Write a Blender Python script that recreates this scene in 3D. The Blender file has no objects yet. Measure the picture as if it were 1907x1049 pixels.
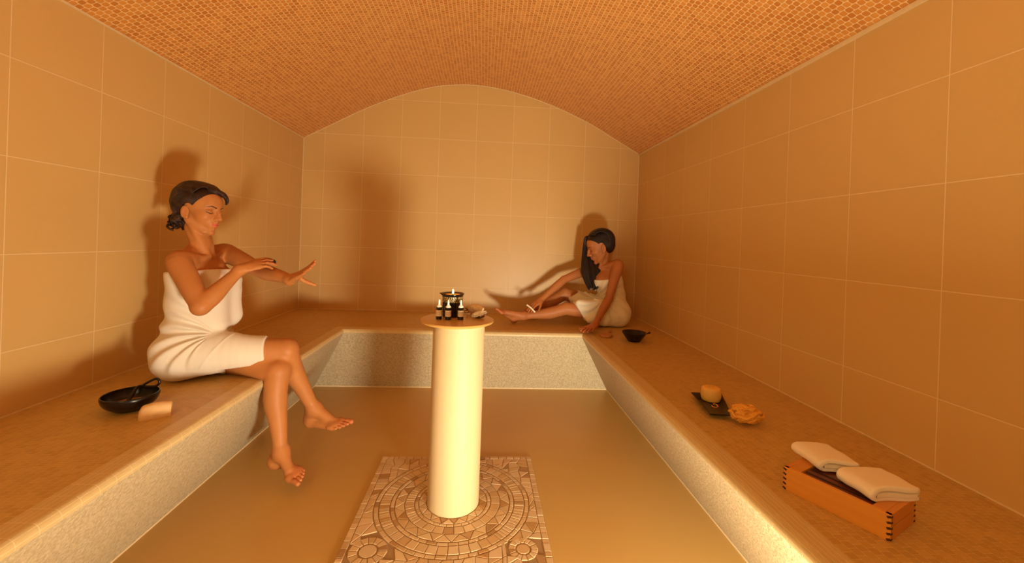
import bpy, bmesh, math, random
import numpy as np
from mathutils import Vector, Matrix

sc = bpy.context.scene
COL = sc.collection
PI = math.pi

# ------------------------------------------------------------------ camera
FPX, PCX, PCY = 763.02, 950.27, 450.15            # focal length and principal point in photo pixels
CAMP = np.array([1.6114, -3.7244, 1.1130])
_yaw, _pit, _rol = 0.065055, -0.002234, 0.035436
_f = np.array([math.sin(_yaw)*math.cos(_pit), math.cos(_yaw)*math.cos(_pit), math.sin(_pit)])
_r = np.cross(_f, [0, 0, 1]); _r /= np.linalg.norm(_r); _u = np.cross(_r, _f)
CR = _r*math.cos(_rol)+_u*math.sin(_rol); CU = -_r*math.sin(_rol)+_u*math.cos(_rol); CF = _f
cam = bpy.data.cameras.new('camera'); camo = bpy.data.objects.new('camera', cam); COL.objects.link(camo)
cam.sensor_width = 36.0; cam.lens = 36.0*FPX/1907.0
cam.shift_x = (953.5-PCX)/1907.0; cam.shift_y = -(524.5-PCY)/1907.0
cam.clip_start = 0.02
M = Matrix(((CR[0], CU[0], -CF[0], CAMP[0]), (CR[1], CU[1], -CF[1], CAMP[1]), (CR[2], CU[2], -CF[2], CAMP[2]), (0, 0, 0, 1)))
camo.matrix_world = M
sc.camera = camo

def _ray(x, y): return CF+CR*(x-PCX)/FPX-CU*(y-PCY)/FPX
def aty(x, y, Y): d = _ray(x, y); return CAMP+d*(Y-CAMP[1])/d[1]     # point of the place at depth Y
def atz(x, y, Z): d = _ray(x, y); return CAMP+d*(Z-CAMP[2])/d[2]     # point of the place at height Z

# ------------------------------------------------------------------ world, light, exposure
w = bpy.data.worlds.new('world'); sc.world = w; w.use_nodes = True
w.node_tree.nodes['Background'].inputs[0].default_value = (0.05, 0.03, 0.02, 1)
w.node_tree.nodes['Background'].inputs[1].default_value = 0.2
sc.view_settings.view_transform = 'Standard'; sc.view_settings.look = 'None'
sc.view_settings.gamma = 1.0; sc.view_settings.use_curve_mapping = False
sc.view_settings.exposure = 0.0
sc.cycles.use_denoising = True
sc.cycles.max_bounces = 8; sc.cycles.diffuse_bounces = 6
sc.cycles.sample_clamp_indirect = 4.0

def light(name, kind, loc, energy, color, size=0.1, rot=None, **kw):
    l = bpy.data.lights.new(name, kind); l.energy = energy; l.color = color
    if kind == 'AREA':
        l.shape = 'DISK'; l.size = size
    else: l.shadow_soft_size = size
    for k, v in kw.items(): setattr(l, k, v)
    o = bpy.data.objects.new(name, l); COL.objects.link(o); o.location = loc
    if rot is not None: o.rotation_euler = rot
    return o
LAMP = light('lamp_light', 'AREA', (2.26, -3.66, 0.15), 73.0, (1.0, 0.93, 0.72), 0.32)
LAMP.rotation_euler = Vector((.06, 1.0, .30)).to_track_quat('-Z', 'Y').to_euler()
FILL = light('added_fill_light', 'AREA', (0.75, -4.50, 1.60), 21.0, (1.0, 0.79, 0.36), 1.2)  # unseen soft fill added behind the camera to brighten the walls
FILL.rotation_euler = Vector((.95, 1.0, .02)).to_track_quat('-Z', 'Y').to_euler()

# ------------------------------------------------------------------ helpers
W_, D_ = 3.0252, 5.20
HB = 0.45
T = 0.333

def tag(o, label=None, cat=None, group=None, kind=None):
    if label: o['label'] = label
    if cat: o['category'] = cat
    if group: o['group'] = group
    if kind: o['kind'] = kind
    return o
def empty(name, loc=(0, 0, 0), label=None, cat=None, group=None):
    o = bpy.data.objects.new(name, None); COL.objects.link(o); o.location = loc
    o.empty_display_size = 0.05
    return tag(o, label, cat, group)
def link(name, me, mat=None, parent=None, smooth=True):
    o = bpy.data.objects.new(name, me); COL.objects.link(o)
    if mat is not None:
        for m in (mat if isinstance(mat, (list, tuple)) else [mat]): me.materials.append(m)
    if parent is not None:
        o.parent = parent
        o.matrix_parent_inverse = Matrix.Translation(-Vector(parent.location))
    if smooth: me.polygons.foreach_set('use_smooth', [True]*len(me.polygons))
    return o
def mesh(verts, faces, name='mesh'):
    me = bpy.data.meshes.new(name); me.from_pydata([tuple(map(float, v)) for v in verts], [], faces); me.update()
    return me
class MB:
    def __init__(s): s.v = []; s.f = []
    def add(s, v, f):
        n = len(s.v); s.v += [tuple(map(float, p)) for p in v]; s.f += [tuple(i+n for i in q) for q in f]; return s
    def box(s, c, e, R=None):
        c = np.array(c, float); vs = []
        for z in (-1, 1):
            for y in (-1, 1):
                for x in (-1, 1):
                    p = np.array([x*e[0], y*e[1], z*e[2]])/2
                    if R is not None: p = R@p
                    vs.append(c+p)
        return s.add(vs, [(0, 2, 3, 1), (4, 5, 7, 6), (0, 1, 5, 4), (2, 6, 7, 3), (0, 4, 6, 2), (1, 3, 7, 5)])
    def lathe(s, c, prof, n=48, R=None, cap=True):
        c = np.array(c, float); vs = []; m = len(prof)
        for i in range(n):
            a = 2*PI*i/n
            for r, z in prof:
                p = np.array([r*math.cos(a), r*math.sin(a), z])
                if R is not None: p = R@p
                vs.append(c+p)
        fs = []
        for i in range(n):
            j = (i+1) % n
            for k in range(m-1): fs.append((i*m+k, j*m+k, j*m+k+1, i*m+k+1))
        if cap:
            if prof[0][0] > 1e-6: fs.append(tuple(i*m for i in range(n))[::-1])
            if prof[-1][0] > 1e-6: fs.append(tuple(i*m+m-1 for i in range(n)))
        return s.add(vs, fs)
    def tube(s, pts, rad, n=10, caps=True):
        pts = [np.array(p, float) for p in pts]; m = len(pts)
        if not hasattr(rad, '__len__'): rad = [rad]*m
        vs = []; up = np.array([0.13, 0.21, 0.97])
        for i, p in enumerate(pts):
            t = pts[min(i+1, m-1)]-pts[max(i-1, 0)]; t /= max(1e-9, np.linalg.norm(t))
            a = np.cross(t, up); 
            if np.linalg.norm(a) < 1e-3: a = np.cross(t, [1, 0, 0])
            a /= np.linalg.norm(a); b = np.cross(t, a); up = np.cross(a, t)
            for k in range(n):
                th = 2*PI*k/n; vs.append(p+rad[i]*(a*math.cos(th)+b*math.sin(th)))
        fs = [(i*n+k, i*n+(k+1) % n, (i+1)*n+(k+1) % n, (i+1)*n+k) for i in range(m-1) for k in range(n)]
        if caps: fs += [tuple(range(n))[::-1], tuple((m-1)*n+k for k in range(n))]
        return s.add(vs, fs)
    def build(s, name, mat, parent=None, smooth=False, bevel=0, seg=2, autos=None):
        o = link(name, mesh(s.v, s.f, name), mat, parent, smooth)
        bm = bmesh.new(); bm.from_mesh(o.data); bmesh.ops.recalc_face_normals(bm, faces=bm.faces)
        if autos is not None:
            for e in bm.edges:
                if len(e.link_faces) == 2 and e.calc_face_angle(0) > autos: e.smooth = False
        bm.to_mesh(o.data); bm.free()
        if bevel:
            b = o.modifiers.new('bevel', 'BEVEL'); b.width = bevel; b.segments = seg; b.limit_method = 'ANGLE'; b.angle_limit = 0.6
        return o
def spline(P, n=8):
    P = [np.array(p, float) for p in P]; out = []
    for i in range(len(P)-1):
        p0 = P[max(i-1, 0)]; p1 = P[i]; p2 = P[i+1]; p3 = P[min(i+2, len(P)-1)]
        for k in range(n):
            t = k/n
            out.append(0.5*((2*p1)+(-p0+p2)*t+(2*p0-5*p1+4*p2-p3)*t*t+(-p0+3*p1-3*p2+p3)*t**3))
    out.append(P[-1]); return out
def rotz(a): c, s = math.cos(a), math.sin(a); return np.array([[c, -s, 0], [s, c, 0], [0, 0, 1.0]])
def roty(a): c, s = math.cos(a), math.sin(a); return np.array([[c, 0, s], [0, 1.0, 0], [-s, 0, c]])
def rotx(a): c, s = math.cos(a), math.sin(a); return np.array([[1.0, 0, 0], [0, c, -s], [0, s, c]])

# ------------------------------------------------------------------ material helpers
class G:
    def __init__(s, name, rough=0.5, spec=0.5, base=None):
        s.m = bpy.data.materials.new(name); s.m.use_nodes = True; s.t = s.m.node_tree; s.N = s.t.nodes
        s.b = s.N['Principled BSDF']; s.b.inputs['Roughness'].default_value = rough
        s.b.inputs['Specular IOR Level'].default_value = spec
        if base is not None: s.b.inputs['Base Color'].default_value = (*base, 1)
    def n(s, t, **kw):
        o = s.N.new(t)
        for k, v in kw.items(): setattr(o, k, v)
        return o
    def put(s, inp, v):
        if isinstance(v, bpy.types.NodeSocket): s.t.links.new(v, inp)
        elif isinstance(v, (tuple, list)) and len(v) == 3 and inp.type == 'RGBA': inp.default_value = (*v, 1)
        else: inp.default_value = v
    def ma(s, op, a, b=None, c=None, clamp=False):
        o = s.n('ShaderNodeMath', operation=op); o.use_clamp = clamp
        for i, v in enumerate((a, b, c)):
            if v is not None: s.put(o.inputs[i], v)
        return o.outputs[0]
    def mix(s, f, a, b, mode='MIX'):
        o = s.n('ShaderNodeMix', data_type='RGBA', blend_type=mode)
        s.put(o.inputs[0], f); s.put(o.inputs[6], a); s.put(o.inputs[7], b); return o.outputs[2]
    def pos(s):
        return s.n('ShaderNodeNewGeometry').outputs['Position']
    def obj(s): return s.n('ShaderNodeTexCoord').outputs['Object']
    def attr(s, name, which=2): return s.n('ShaderNodeAttribute', attribute_name=name).outputs[{'c': 0, 'v': 1, 'f': 2}.get(which, which)]
    def sep(s, v):
        o = s.n('ShaderNodeSeparateXYZ'); s.put(o.inputs[0], v); return o.outputs
    def comb(s, x, y, z):
        o = s.n('ShaderNodeCombineXYZ')
        for i, v in enumerate((x, y, z)): s.put(o.inputs[i], v)
        return o.outputs[0]
    def scale(s, v, k):
        o = s.n('ShaderNodeVectorMath', operation='MULTIPLY'); s.put(o.inputs[0], v); o.inputs[1].default_value = k; return o.outputs[0]
    def noise(s, v, sc_, det=3, rough=0.55):
        o = s.n('ShaderNodeTexNoise'); s.put(o.inputs['Vector'], v); o.inputs['Scale'].default_value = sc_
        o.inputs['Detail'].default_value = det; o.inputs['Roughness'].default_value = rough; return o.outputs[0]
    def vor(s, v, sc_, feat='F1', out='Distance'):
        o = s.n('ShaderNodeTexVoronoi', feature=feat); s.put(o.inputs['Vector'], v); o.inputs['Scale'].default_value = sc_; return o.outputs[out]
    def white(s, v):
        o = s.n('ShaderNodeTexWhiteNoise', noise_dimensions='3D'); s.put(o.inputs['Vector'], v); return o.outputs[0]
    def ramp(s, v, lo, hi, a=0.0, b=1.0):
        o = s.n('ShaderNodeMapRange', interpolation_type='SMOOTHSTEP'); s.put(o.inputs[0], v)
        for i, x in zip((1, 2, 3, 4), (lo, hi, a, b)): o.inputs[i].default_value = x
        return o.outputs[0]
    def bump(s, h, strength=0.3, dist=0.002):
        o = s.n('ShaderNodeBump'); s.put(o.inputs['Height'], h); o.inputs['Strength'].default_value = strength
        o.inputs['Distance'].default_value = dist; s.t.links.new(o.outputs[0], s.b.inputs['Normal']); return s
    def col(s, v): s.put(s.b.inputs['Base Color'], v); return s
    def rough(s, v): s.put(s.b.inputs['Roughness'], v); return s
def plain(name, base, rough=0.5, var=0.08, sc_=40, bump=0.0, spec=0.5, metal=0.0, dist=0.001):
    g = G(name, rough, spec); nz = g.noise(g.obj(), sc_, 3)
    a = tuple(max(0, c*(1-var)) for c in base); b = tuple(min(1, c*(1+var)) for c in base)
    g.col(g.mix(nz, a, b)); g.b.inputs['Metallic'].default_value = metal
    if bump: g.bump(nz, bump, dist)
    return g.m

# ------------------------------------------------------------------ materials of the room
TILE = (0.65, 0.415, 0.150); GROUT = (0.78, 0.58, 0.31)
def wall_mat(name, axis, off):
    g = G(name, 0.42, 0.35)
    p = g.sep(g.pos()); u = p[0] if axis == 'x' else p[1]
    fu = g.ma('ADD', g.ma('DIVIDE', g.ma('SUBTRACT', u, off), T), 40.0)
    fz = g.ma('ADD', g.ma('DIVIDE', g.ma('SUBTRACT', p[2], 2.3372), T), 40.0)
    def line(f):
        q = g.ma('FRACT', f); return g.ma('MULTIPLY', g.ma('MINIMUM', q, g.ma('SUBTRACT', 1.0, q)), T)
    d = g.ma('MINIMUM', line(fu), line(fz))
    m = g.ramp(d, 0.0011, 0.0019, 1.0, 0.0)
    cell = g.white(g.comb(g.ma('FLOOR', fu), g.ma('FLOOR', fz), 3.0))
    nz = g.noise(g.pos(), 3.0, 4, 0.6); nf = g.noise(g.pos(), 60, 3)
    v = g.ma('ADD', g.ma('ADD', g.ma('MULTIPLY', cell, 0.05), g.ma('MULTIPLY', nz, 0.10)), g.ma('MULTIPLY', nf, 0.03))
    tile = g.mix(g.ma('MULTIPLY', v, 5.0, clamp=True), tuple(c*0.93 for c in TILE), tuple(min(1, c*1.06) for c in TILE))
    g.col(g.mix(m, tile, GROUT)); g.rough(g.mix(m, (0.4,)*3, (0.8,)*3))
    g.bump(g.ma('ADD', g.ma('MULTIPLY', m, -0.6), g.ma('MULTIPLY', nf, 0.12)), 0.35, 0.002)
    return g.m
def mosaic(name, u, v, ca, cb, gr, p, gw=0.43, bump=0.5, g=None, rough=0.35, pw=4.0):
    ru = g.ma('DIVIDE', u, p); row = g.ma('FLOOR', ru); fs = g.ma('ABSOLUTE', g.ma('SUBTRACT', g.ma('FRACT', ru), 0.5))
    rv = g.ma('ADD', g.ma('DIVIDE', v, p), g.ma('MULTIPLY', g.ma('FRACT', g.ma('MULTIPLY', row, 0.5)), 1.0))
    fv = g.ma('ABSOLUTE', g.ma('SUBTRACT', g.ma('FRACT', rv), 0.5))
    e = g.ma('POWER', g.ma('ADD', g.ma('POWER', fs, pw), g.ma('POWER', fv, pw)), 1.0/pw)
    m = g.ramp(e, gw, gw+0.045)
    cell = g.white(g.comb(row, g.ma('FLOOR', rv), 1.0))
    g.col(g.mix(m, g.mix(cell, ca, cb), gr))
    g.bump(g.ma('SUBTRACT', 1.0, g.ramp(e, gw-0.06, gw+0.04)), bump, 0.0015)
    g.rough(g.mix(m, (rough,)*3, (0.75,)*3))
    return g.m
def ceiling_mat():
    g = G('ceiling_mosaic', 0.3, 0.4); a = g.attr('sy', 'v'); q = g.sep(a)
    return mosaic('c', q[0], q[1], (0.56, 0.205, 0.035), (0.72, 0.315, 0.065), (0.84, 0.56, 0.27), 0.0245, g=g)
def seat_mat():
    g = G('bench_seat_mosaic', 0.35, 0.45); q = g.sep(g.pos())
    return mosaic('s', q[0], q[1], (0.50, 0.30, 0.080), (0.58, 0.36, 0.105), (0.70, 0.49, 0.20), 0.0215, gw=0.455, bump=0.2, pw=10.0, g=g, rough=0.4)
def nosing_mat():
    g = G('bench_nosing_tile', 0.35, 0.45); q = g.sep(g.attr('sy', 'v'))
    d = g.ma('ABSOLUTE', g.ma('SUBTRACT', g.ma('FRACT', g.ma('DIVIDE', q[0], 0.0135)), 0.5))
    e = g.ma('ABSOLUTE', g.ma('SUBTRACT', g.ma('FRACT', g.ma('DIVIDE', q[1], 0.048)), 0.5))
    m = g.ma('MAXIMUM', g.ramp(d, 0.41, 0.47), g.ramp(e, 0.475, 0.49))
    nz = g.noise(g.pos(), 30, 3)
    g.col(g.mix(m, g.mix(nz, (0.58, 0.41, 0.18), (0.68, 0.51, 0.25)), (0.78, 0.61, 0.34))); g.bump(m, 0.3, -0.001)
    return g.m
def riser_mat():
    g = G('bench_pebble_face', 0.6, 0.3)
    v = g.vor(g.pos(), 170); n1 = g.noise(g.pos(), 95, 5, 0.7); n2 = g.noise(g.pos(), 6, 3)
    c = g.mix(g.ramp(n1, 0.38, 0.60), (0.45, 0.340, 0.190), (0.64, 0.525, 0.330))
    c = g.mix(g.ma('MULTIPLY', g.ramp(v, 0.35, 0.7), 0.30), c, (0.30, 0.21, 0.11))
    c = g.mix(g.ma('MULTIPLY', n2, 0.25), c, (0.55, 0.45, 0.29))
    g.col(c); g.bump(g.ma('ADD', n1, g.ma('MULTIPLY', v, -0.5)), 0.35, 0.003)
    return g.m
def floor_mat():
    g = G('smooth_floor', 0.36, 0.4); n1 = g.noise(g.pos(), 1.7, 4, 0.6); n2 = g.noise(g.pos(), 160, 2)
    g.col(g.mix(n1, (0.54, 0.33, 0.095), (0.61, 0.39, 0.125)))
    g.rough(g.ramp(n1, 0.3, 0.7, 0.32, 0.42)); g.bump(n2, 0.05, 0.001)
    return g.m

# ------------------------------------------------------------------ room
def slab(name, c, e, mat, kind='structure'):
    return tag(MB().box(c, e).build(name, mat), kind=kind)
VP = [(0, 1.957), (.222, 2.078), (.524, 2.243), (.849, 2.386), (1.125, 2.473), (1.335, 2.503), (1.548, 2.506), (1.834, 2.465), (2.182, 2.368), (2.517, 2.232), (2.80, 2.080), (W_, 1.957)]
vault = spline([(a, 0, b) for a, b in VP], 5)
m_left = wall_mat('left_wall_tiles', 'y', -0.7153*T); m_right = wall_mat('right_wall_tiles', 'y', -0.66*T); m_back = wall_mat('back_wall_tiles', 'x', 0.5485*T)
slab('wall_left', (-0.05, -D_/2, 1.10), (0.1, D_+0.2, 2.2), m_left)
slab('wall_right', (W_+0.05, -D_/2, 1.10), (0.1, D_+0.2, 2.2), m_right)
slab('wall_back', (W_/2, 0.05, 1.30), (W_, 0.1, 2.6), m_back)
slab('wall_front', (W_/2, -D_-0.05, 1.30), (W_, 0.1, 2.6), plain('dark_front_wall', (0.20, 0.12, 0.05), 0.6))  # unseen wall behind the camera, coloured dark to reduce bounced light
slab('floor', (W_/2, -D_/2, -0.05), (W_+.2, D_+.2, 0.1), floor_mat())
# vault shell with thickness
vv = []; ff = []; sy = []; s_ = 0.0; nv = len(vault)
ys = np.linspace(0, -D_, 12)
for lay, dz in ((0, 0.0), (1, 0.12)):
    s_ = 0.0
    for i, p in enumerate(vault):
        if i: s_ += float(np.linalg.norm(p-vault[i-1]))
        for y in ys:
            vv.append((p[0], y, p[2]+dz)); sy.append((s_, y, 0))
ny = len(ys); nl = nv*ny
for i in range(nv-1):
    for j in range(ny-1):
        a, b, c, d = i*ny+j, (i+1)*ny+j, (i+1)*ny+j+1, i*ny+j+1
        ff += [(a, b, c, d), (a+nl, d+nl, c+nl, b+nl)]
me = mesh(vv, ff, 'ceiling'); at_ = me.attributes.new('sy', 'FLOAT_VECTOR', 'POINT'); at_.data.foreach_set('vector', np.array(sy, float).ravel())
tag(link('ceiling', me, ceiling_mat()), kind='structure')
m_trim = plain('pale_grout_trim', (0.76, 0.58, 0.32), 0.6)
slab('trim_1', (W_-0.004, -D_/2, 1.951), (0.008, D_, 0.016), m_trim)
slab('trim_2', (0.003, -D_/2, 1.954), (0.006, D_, 0.008), m_trim)
ar = MB(); ar.tube([(p[0], -0.001, p[2]-0.001) for p in vault], 0.0035, 6); tag(ar.build('trim_3', m_trim, smooth=True), kind='structure')
slab('trim_4', (0.002, -0.002, 1.2), (0.005, 0.005, 1.5), m_trim)
slab('trim_5', (W_-0.002, -0.002, 1.2), (0.005, 0.005, 1.5), m_trim)

# ------------------------------------------------------------------ bench
bench = empty('masonry_bench', (W_/2, -0.4, 0), 'U-shaped mosaic-topped stone bench running along the left, back and right walls', 'bench')
XL, XR, YB = 0.652, 2.354, -0.772
def path(i, k=1.0, kb=1.0):     # i = inset of the front edge towards the walls
    return [(XL-i*k, -D_), (XL-i*k, YB+i*kb), (XR+i*k, YB+i*kb), (XR+i*k, -D_)]
def strip(name, sec, mat):
    # sec = list of (side inset, back inset, z, running distance)
    vs = []; fs = []; at = []
    for (i, ib, z, s) in sec:
        pl = [(XL-i, -D_), (XL-i, YB+ib), (XR+i, YB+ib), (XR+i, -D_)]
        run = 0
        for a, b in zip(pl[:-1], pl[1:]):
            for (x, y), rr in ((a, 0), (b, math.dist(a, b))):
                vs.append((x, y, z)); at.append((s, run+rr, 0))
            run += math.dist(a, b)
    for r in range(len(sec)-1):
        for q in range(3):
            a = r*6+q*2; fs.append((a, a+6, a+7, a+1))
    me = mesh(vs, fs, name); A = me.attributes.new('sy', 'FLOAT_VECTOR', 'POINT'); A.data.foreach_set('vector', np.array(at, float).ravel())
    o = link(name, me, mat, bench, smooth=False)
    bm = bmesh.new(); bm.from_mesh(me); bmesh.ops.recalc_face_normals(bm, faces=bm.faces)
    bm.normal_update()
    bm.to_mesh(me); bm.free(); return o
R1 = 0.022; sec = [(0.072, 0.072, HB, 0.0), (R1, R1, HB, 0.072-R1)]
for k in range(1, 9):
    a = k/8*math.radians(105); sec.append((R1-R1*math.sin(a), R1-R1*math.sin(a), HB-R1+R1*math.cos(a), 0.072-R1+R1*a))
ztop = sec[-1][2]; itop = sec[-1][0]
o = strip('nosing', sec, nosing_mat()); o.data.polygons.foreach_set('use_smooth', [True]*len(o.data.polygons))
strip('riser', [(itop, itop, ztop, 0), (0.233, 0.117, 0.0, .5)], riser_mat())
strip('base_joint', [(0.229, 0.113, 0.009, 0), (0.229, 0.113, 0.0005, .01)], m_trim)
seat = MB()
i = 0.072
def prism(s, poly, z0, z1):
    n = len(poly); s.add([(x, y, z0) for x, y in poly]+[(x, y, z1) for x, y in poly], [tuple(range(n))[::-1], tuple(range(n, 2*n))]+[(k, (k+1) % n, n+(k+1) % n, n+k) for k in range(n)])
prism(seat, [(0, 0), (0, -D_), (XL-i, -D_), (XL-i, YB+i), (XR+i, YB+i), (XR+i, -D_), (W_, -D_), (W_, 0)][::-1], HB-0.03, HB)
seat.build('seat', seat_mat(), bench)
slab('trim_6', (W_-0.002, -D_/2, HB+.002), (0.004, D_, 0.004), m_trim); slab('trim_7', (0.002, -D_/2, HB+.002), (0.004, D_, 0.004), m_trim); slab('trim_8', (W_/2, -0.002, HB+.002), (W_, 0.004, 0.004), m_trim)

dp = aty(995, 23, -1.2)
for _k in range(60):      # where that sight line meets the vault
    dp = aty(995, 23, -2.6+_k*.04); zz = np.interp(dp[0], [p[0] for p in vault], [p[2] for p in vault])
    if dp[2] <= zz: break
zz = float(np.interp(dp[0], [p[0] for p in vault], [p[2] for p in vault]))
sn = empty('ceiling_sensor', (dp[0], dp[1], zz), 'tiny round sensor, coloured pink for its indicator light, on the vaulted mosaic ceiling', 'sensor')
MB().lathe((dp[0], dp[1], zz), [(0, -.012), (.006, -.011), (.010, -.006), (.011, .004)], 20, cap=False).build('sensor_dome', plain('pink_indicator_tint', (.95, .42, .36), .4), sn, smooth=True)  # small pink light put into the dome's colour, no emission

# ------------------------------------------------------------------ column with tray top
CC = np.array([1.5215, -1.985, 0.0])
m_col = plain('cream_column_plaster', (0.60, 0.430, 0.222), 0.6, 0.02, 30)
col_ = empty('pedestal_table', CC, 'tall cream round column with a thin brown disc top, standing on the mosaic panel', 'pedestal')
MB().lathe(CC, [(0.108, 0.001), (0.108, 0.770), (0.104, 0.774)], 96).build('column', m_col, col_, smooth=True, autos=0.6)
m_disc = plain('tan_varnished_disc', (0.55, 0.29, 0.08), 0.25, 0.06, 12)
DC = (1.516, -2.045, 0.0); DZ = 0.787
MB().lathe(DC, [(0.0, 0.774), (0.138, 0.774), (0.147, 0.778), (0.149, 0.782), (0.147, 0.786), (0.142, DZ), (0.0, DZ)], 96, cap=False).build('disc_top', m_disc, col_, smooth=True, autos=0.7)

# ------------------------------------------------------------------ floor mosaic
rnd = random.Random(7)
g = G('mosaic_stone_pieces', 0.4, 0.45); c_ = g.attr('tint', 'c'); nz = g.noise(g.pos(), 60, 3)
g.col(g.mix(g.ma('MULTIPLY', nz, 0.25), c_, (0.45, 0.27, 0.12))); g.bump(nz, 0.1); m_tes = g.m
m_gr = plain('mosaic_grout', (0.36, 0.22, 0.095), 0.8, 0.1, 90)
PX0, PX1, PY0, PY1 = 1.144, 1.893, -2.36, -1.63
mos = empty('floor_mosaic', ((PX0+PX1)/2, (PY0+PY1)/2, 0), 'square panel of concentric stone mosaic set in the floor around the column', 'mosaic')
MB().box(((PX0+PX1)/2, (PY0+PY1)/2, 0.0015), (PX1-PX0, PY1-PY0, 0.003)).build('grout_bed', m_gr, mos)
polys = []; MC = CC[:2]
BASEC = [(0.70, 0.49, 0.265), (0.66, 0.45, 0.235), (0.74, 0.54, 0.31), (0.62, 0.40, 0.19), (0.70, 0.50, 0.29)]
DARKC = [(0.44, 0.23, 0.085), (0.50, 0.28, 0.10), (0.40, 0.22, 0.09)]
def rc_(): return rnd.choice(BASEC) if rnd.random() > 0.07 else rnd.choice(DARKC)
def pol(r, a): return (MC[0]+r*math.cos(a), MC[1]+r*math.sin(a))
def shrink(p, d):
    c = np.mean(p, axis=0); out = []
    n = len(p); p = [np.array(q) for q in p]
    for i in range(n):
        a, b, c2 = p[i-1], p[i], p[(i+1) % n]
        e1 = b-a; e2 = c2-b; e1 = e1/max(1e-9, np.linalg.norm(e1)); e2 = e2/max(1e-9, np.linalg.norm(e2))
        n1 = np.array([-e1[1], e1[0]]); n2 = np.array([-e2[1], e2[0]]); m = n1+n2; L = np.linalg.norm(m)
        if L < 1e-3: out.append(b+n1*d); continue
        m /= L; k = d/max(0.35, m@n1); out.append(b+m*k)
    return out
def ring(r0, r1, n, off=0, jit=0.1, dark=None):
    aa = [off+2*PI*(k+jit*rnd.uniform(-1, 1))/n for k in range(n)]
    for k in range(n):
        a, b = aa[k], aa[(k+1) % n]+(2*PI if k == n-1 else 0)
        am = (a+b)/2
        polys.append(([pol(r0, a), pol(r1, a), pol(r1, am), pol(r1, b), pol(r0, b), pol(r0, am)][::-1], rc_()))
def zig(r0, r1, n, off=0):
    for k in range(n):
        a = off+2*PI*k/n; b = off+2*PI*(k+1)/n; m = (a+b)/2
        polys.append(([pol(r0, a), pol(r1, m), pol(r0, b)], rc_() if rnd.random() < .8 else rnd.choice(DARKC)))
        polys.append(([pol(r1, m), pol(r1+.001, (m+b)/2+.0), pol(r1, m+2*PI/n), pol(r0, b)], rc_()))
def bars(r0, r1, spec, jit=.05):    # spec: list of (angle0, angle1, count)
    for a0, a1, n in spec:
        for k in range(n):
            a = math.radians(a0+(a1-a0)*k/n); b = math.radians(a0+(a1-a0)*(k+1)/n); m = (a+b)/2
            polys.append(([pol(r0, a), pol(r1, a), pol(r1, m), pol(r1, b), pol(r0, b), pol(r0, m)][::-1], rc_()))
zig(0.112, 0.142, 18, 0.1); ring(0.143, 0.158, 34)
bars(0.160, 0.198, [(-60, 60, 9), (60, 140, 7), (140, 225, 18), (225, 300, 6)])
zig(0.200, 0.238, 22, .05); ring(0.240, 0.256, 40)
bars(0.258, 0.300, [(-50, 35, 26), (35, 135, 13), (135, 215, 24), (215, 310, 12)])
ring(0.302, 0.320, 52); 
# corner pieces: jittered cells clipped outside the rings
tess = []
B = 0.026
def cells():
    n = 17; st = (PX1-PX0-2*B)/n; pts = {}
    ny_ = int((PY1-PY0-2*B)/st)+1; sty = (PY1-PY0-2*B)/ny_
    for i in range(n+1):
        for j in range(ny_+1):
            x = PX0+B+i*st; y = PY0+B+j*sty
            if 0 < i < n: x += rnd.uniform(-.36, .36)*st
            if 0 < j < ny_: y += rnd.uniform(-.36, .36)*sty
            v = np.array([x, y])-MC; r = np.linalg.norm(v)
            if 0.27 < r < 0.345: v = v/r*0.3225; x, y = MC+v
            pts[i, j] = (x, y)
    med = [(PX0+.10, PY0+.10, .075), (PX1-.10, PY0+.10, .06)]
    for i in range(n):
        for j in range(ny_):
            q = [pts[i, j], pts[i+1, j], pts[i+1, j+1], pts[i, j+1]]
            c = np.mean(q, axis=0)
            if any(math.dist(p, MC) < 0.319 for p in q): continue
            if any(math.dist(c, m[:2]) < m[2] for m in med): continue
            if rnd.random() < .3: polys.append((q[:3], rc_())); polys.append(([q[0], q[2], q[3]], rc_()))
            else: polys.append((q, rc_()))
    for mx, my, mr in med:
        n2 = 14
        for k in range(n2):
            a = 2*PI*k/n2; b = 2*PI*(k+1)/n2
            polys.append(([(mx+r*math.cos(t), my+r*math.sin(t)) for r, t in ((mr*.48, a), (mr*.92, a), (mr*.92, b), (mr*.48, b))], rc_()))
        polys.append(([(mx+mr*.42*math.cos(2*PI*k/12), my+mr*.42*math.sin(2*PI*k/12)) for k in range(12)], rc_()))
cells()
for (a, b, fixed, ax) in ((PX0, PX1, PY0, 0), (PX0, PX1, PY1-B, 0), (PY0+B, PY1-B, PX0, 1), (PY0+B, PY1-B, PX1-B, 1)):
    t = a
    while t < b-0.008:
        L = min(rnd.uniform(.018, .045), b-t)
        if b-t-L < .01: L = b-t
        q = [(t, fixed), (t+L, fixed), (t+L, fixed+B), (t, fixed+B)]
        if ax: q = [(y, x) for x, y in q][::-1]
        polys.append((q, rc_())); t += L
bmv = []; bmf = []; tint = []
def area2(p): return sum(p[i][0]*p[(i+1) % len(p)][1]-p[(i+1) % len(p)][0]*p[i][1] for i in range(len(p)))
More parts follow.
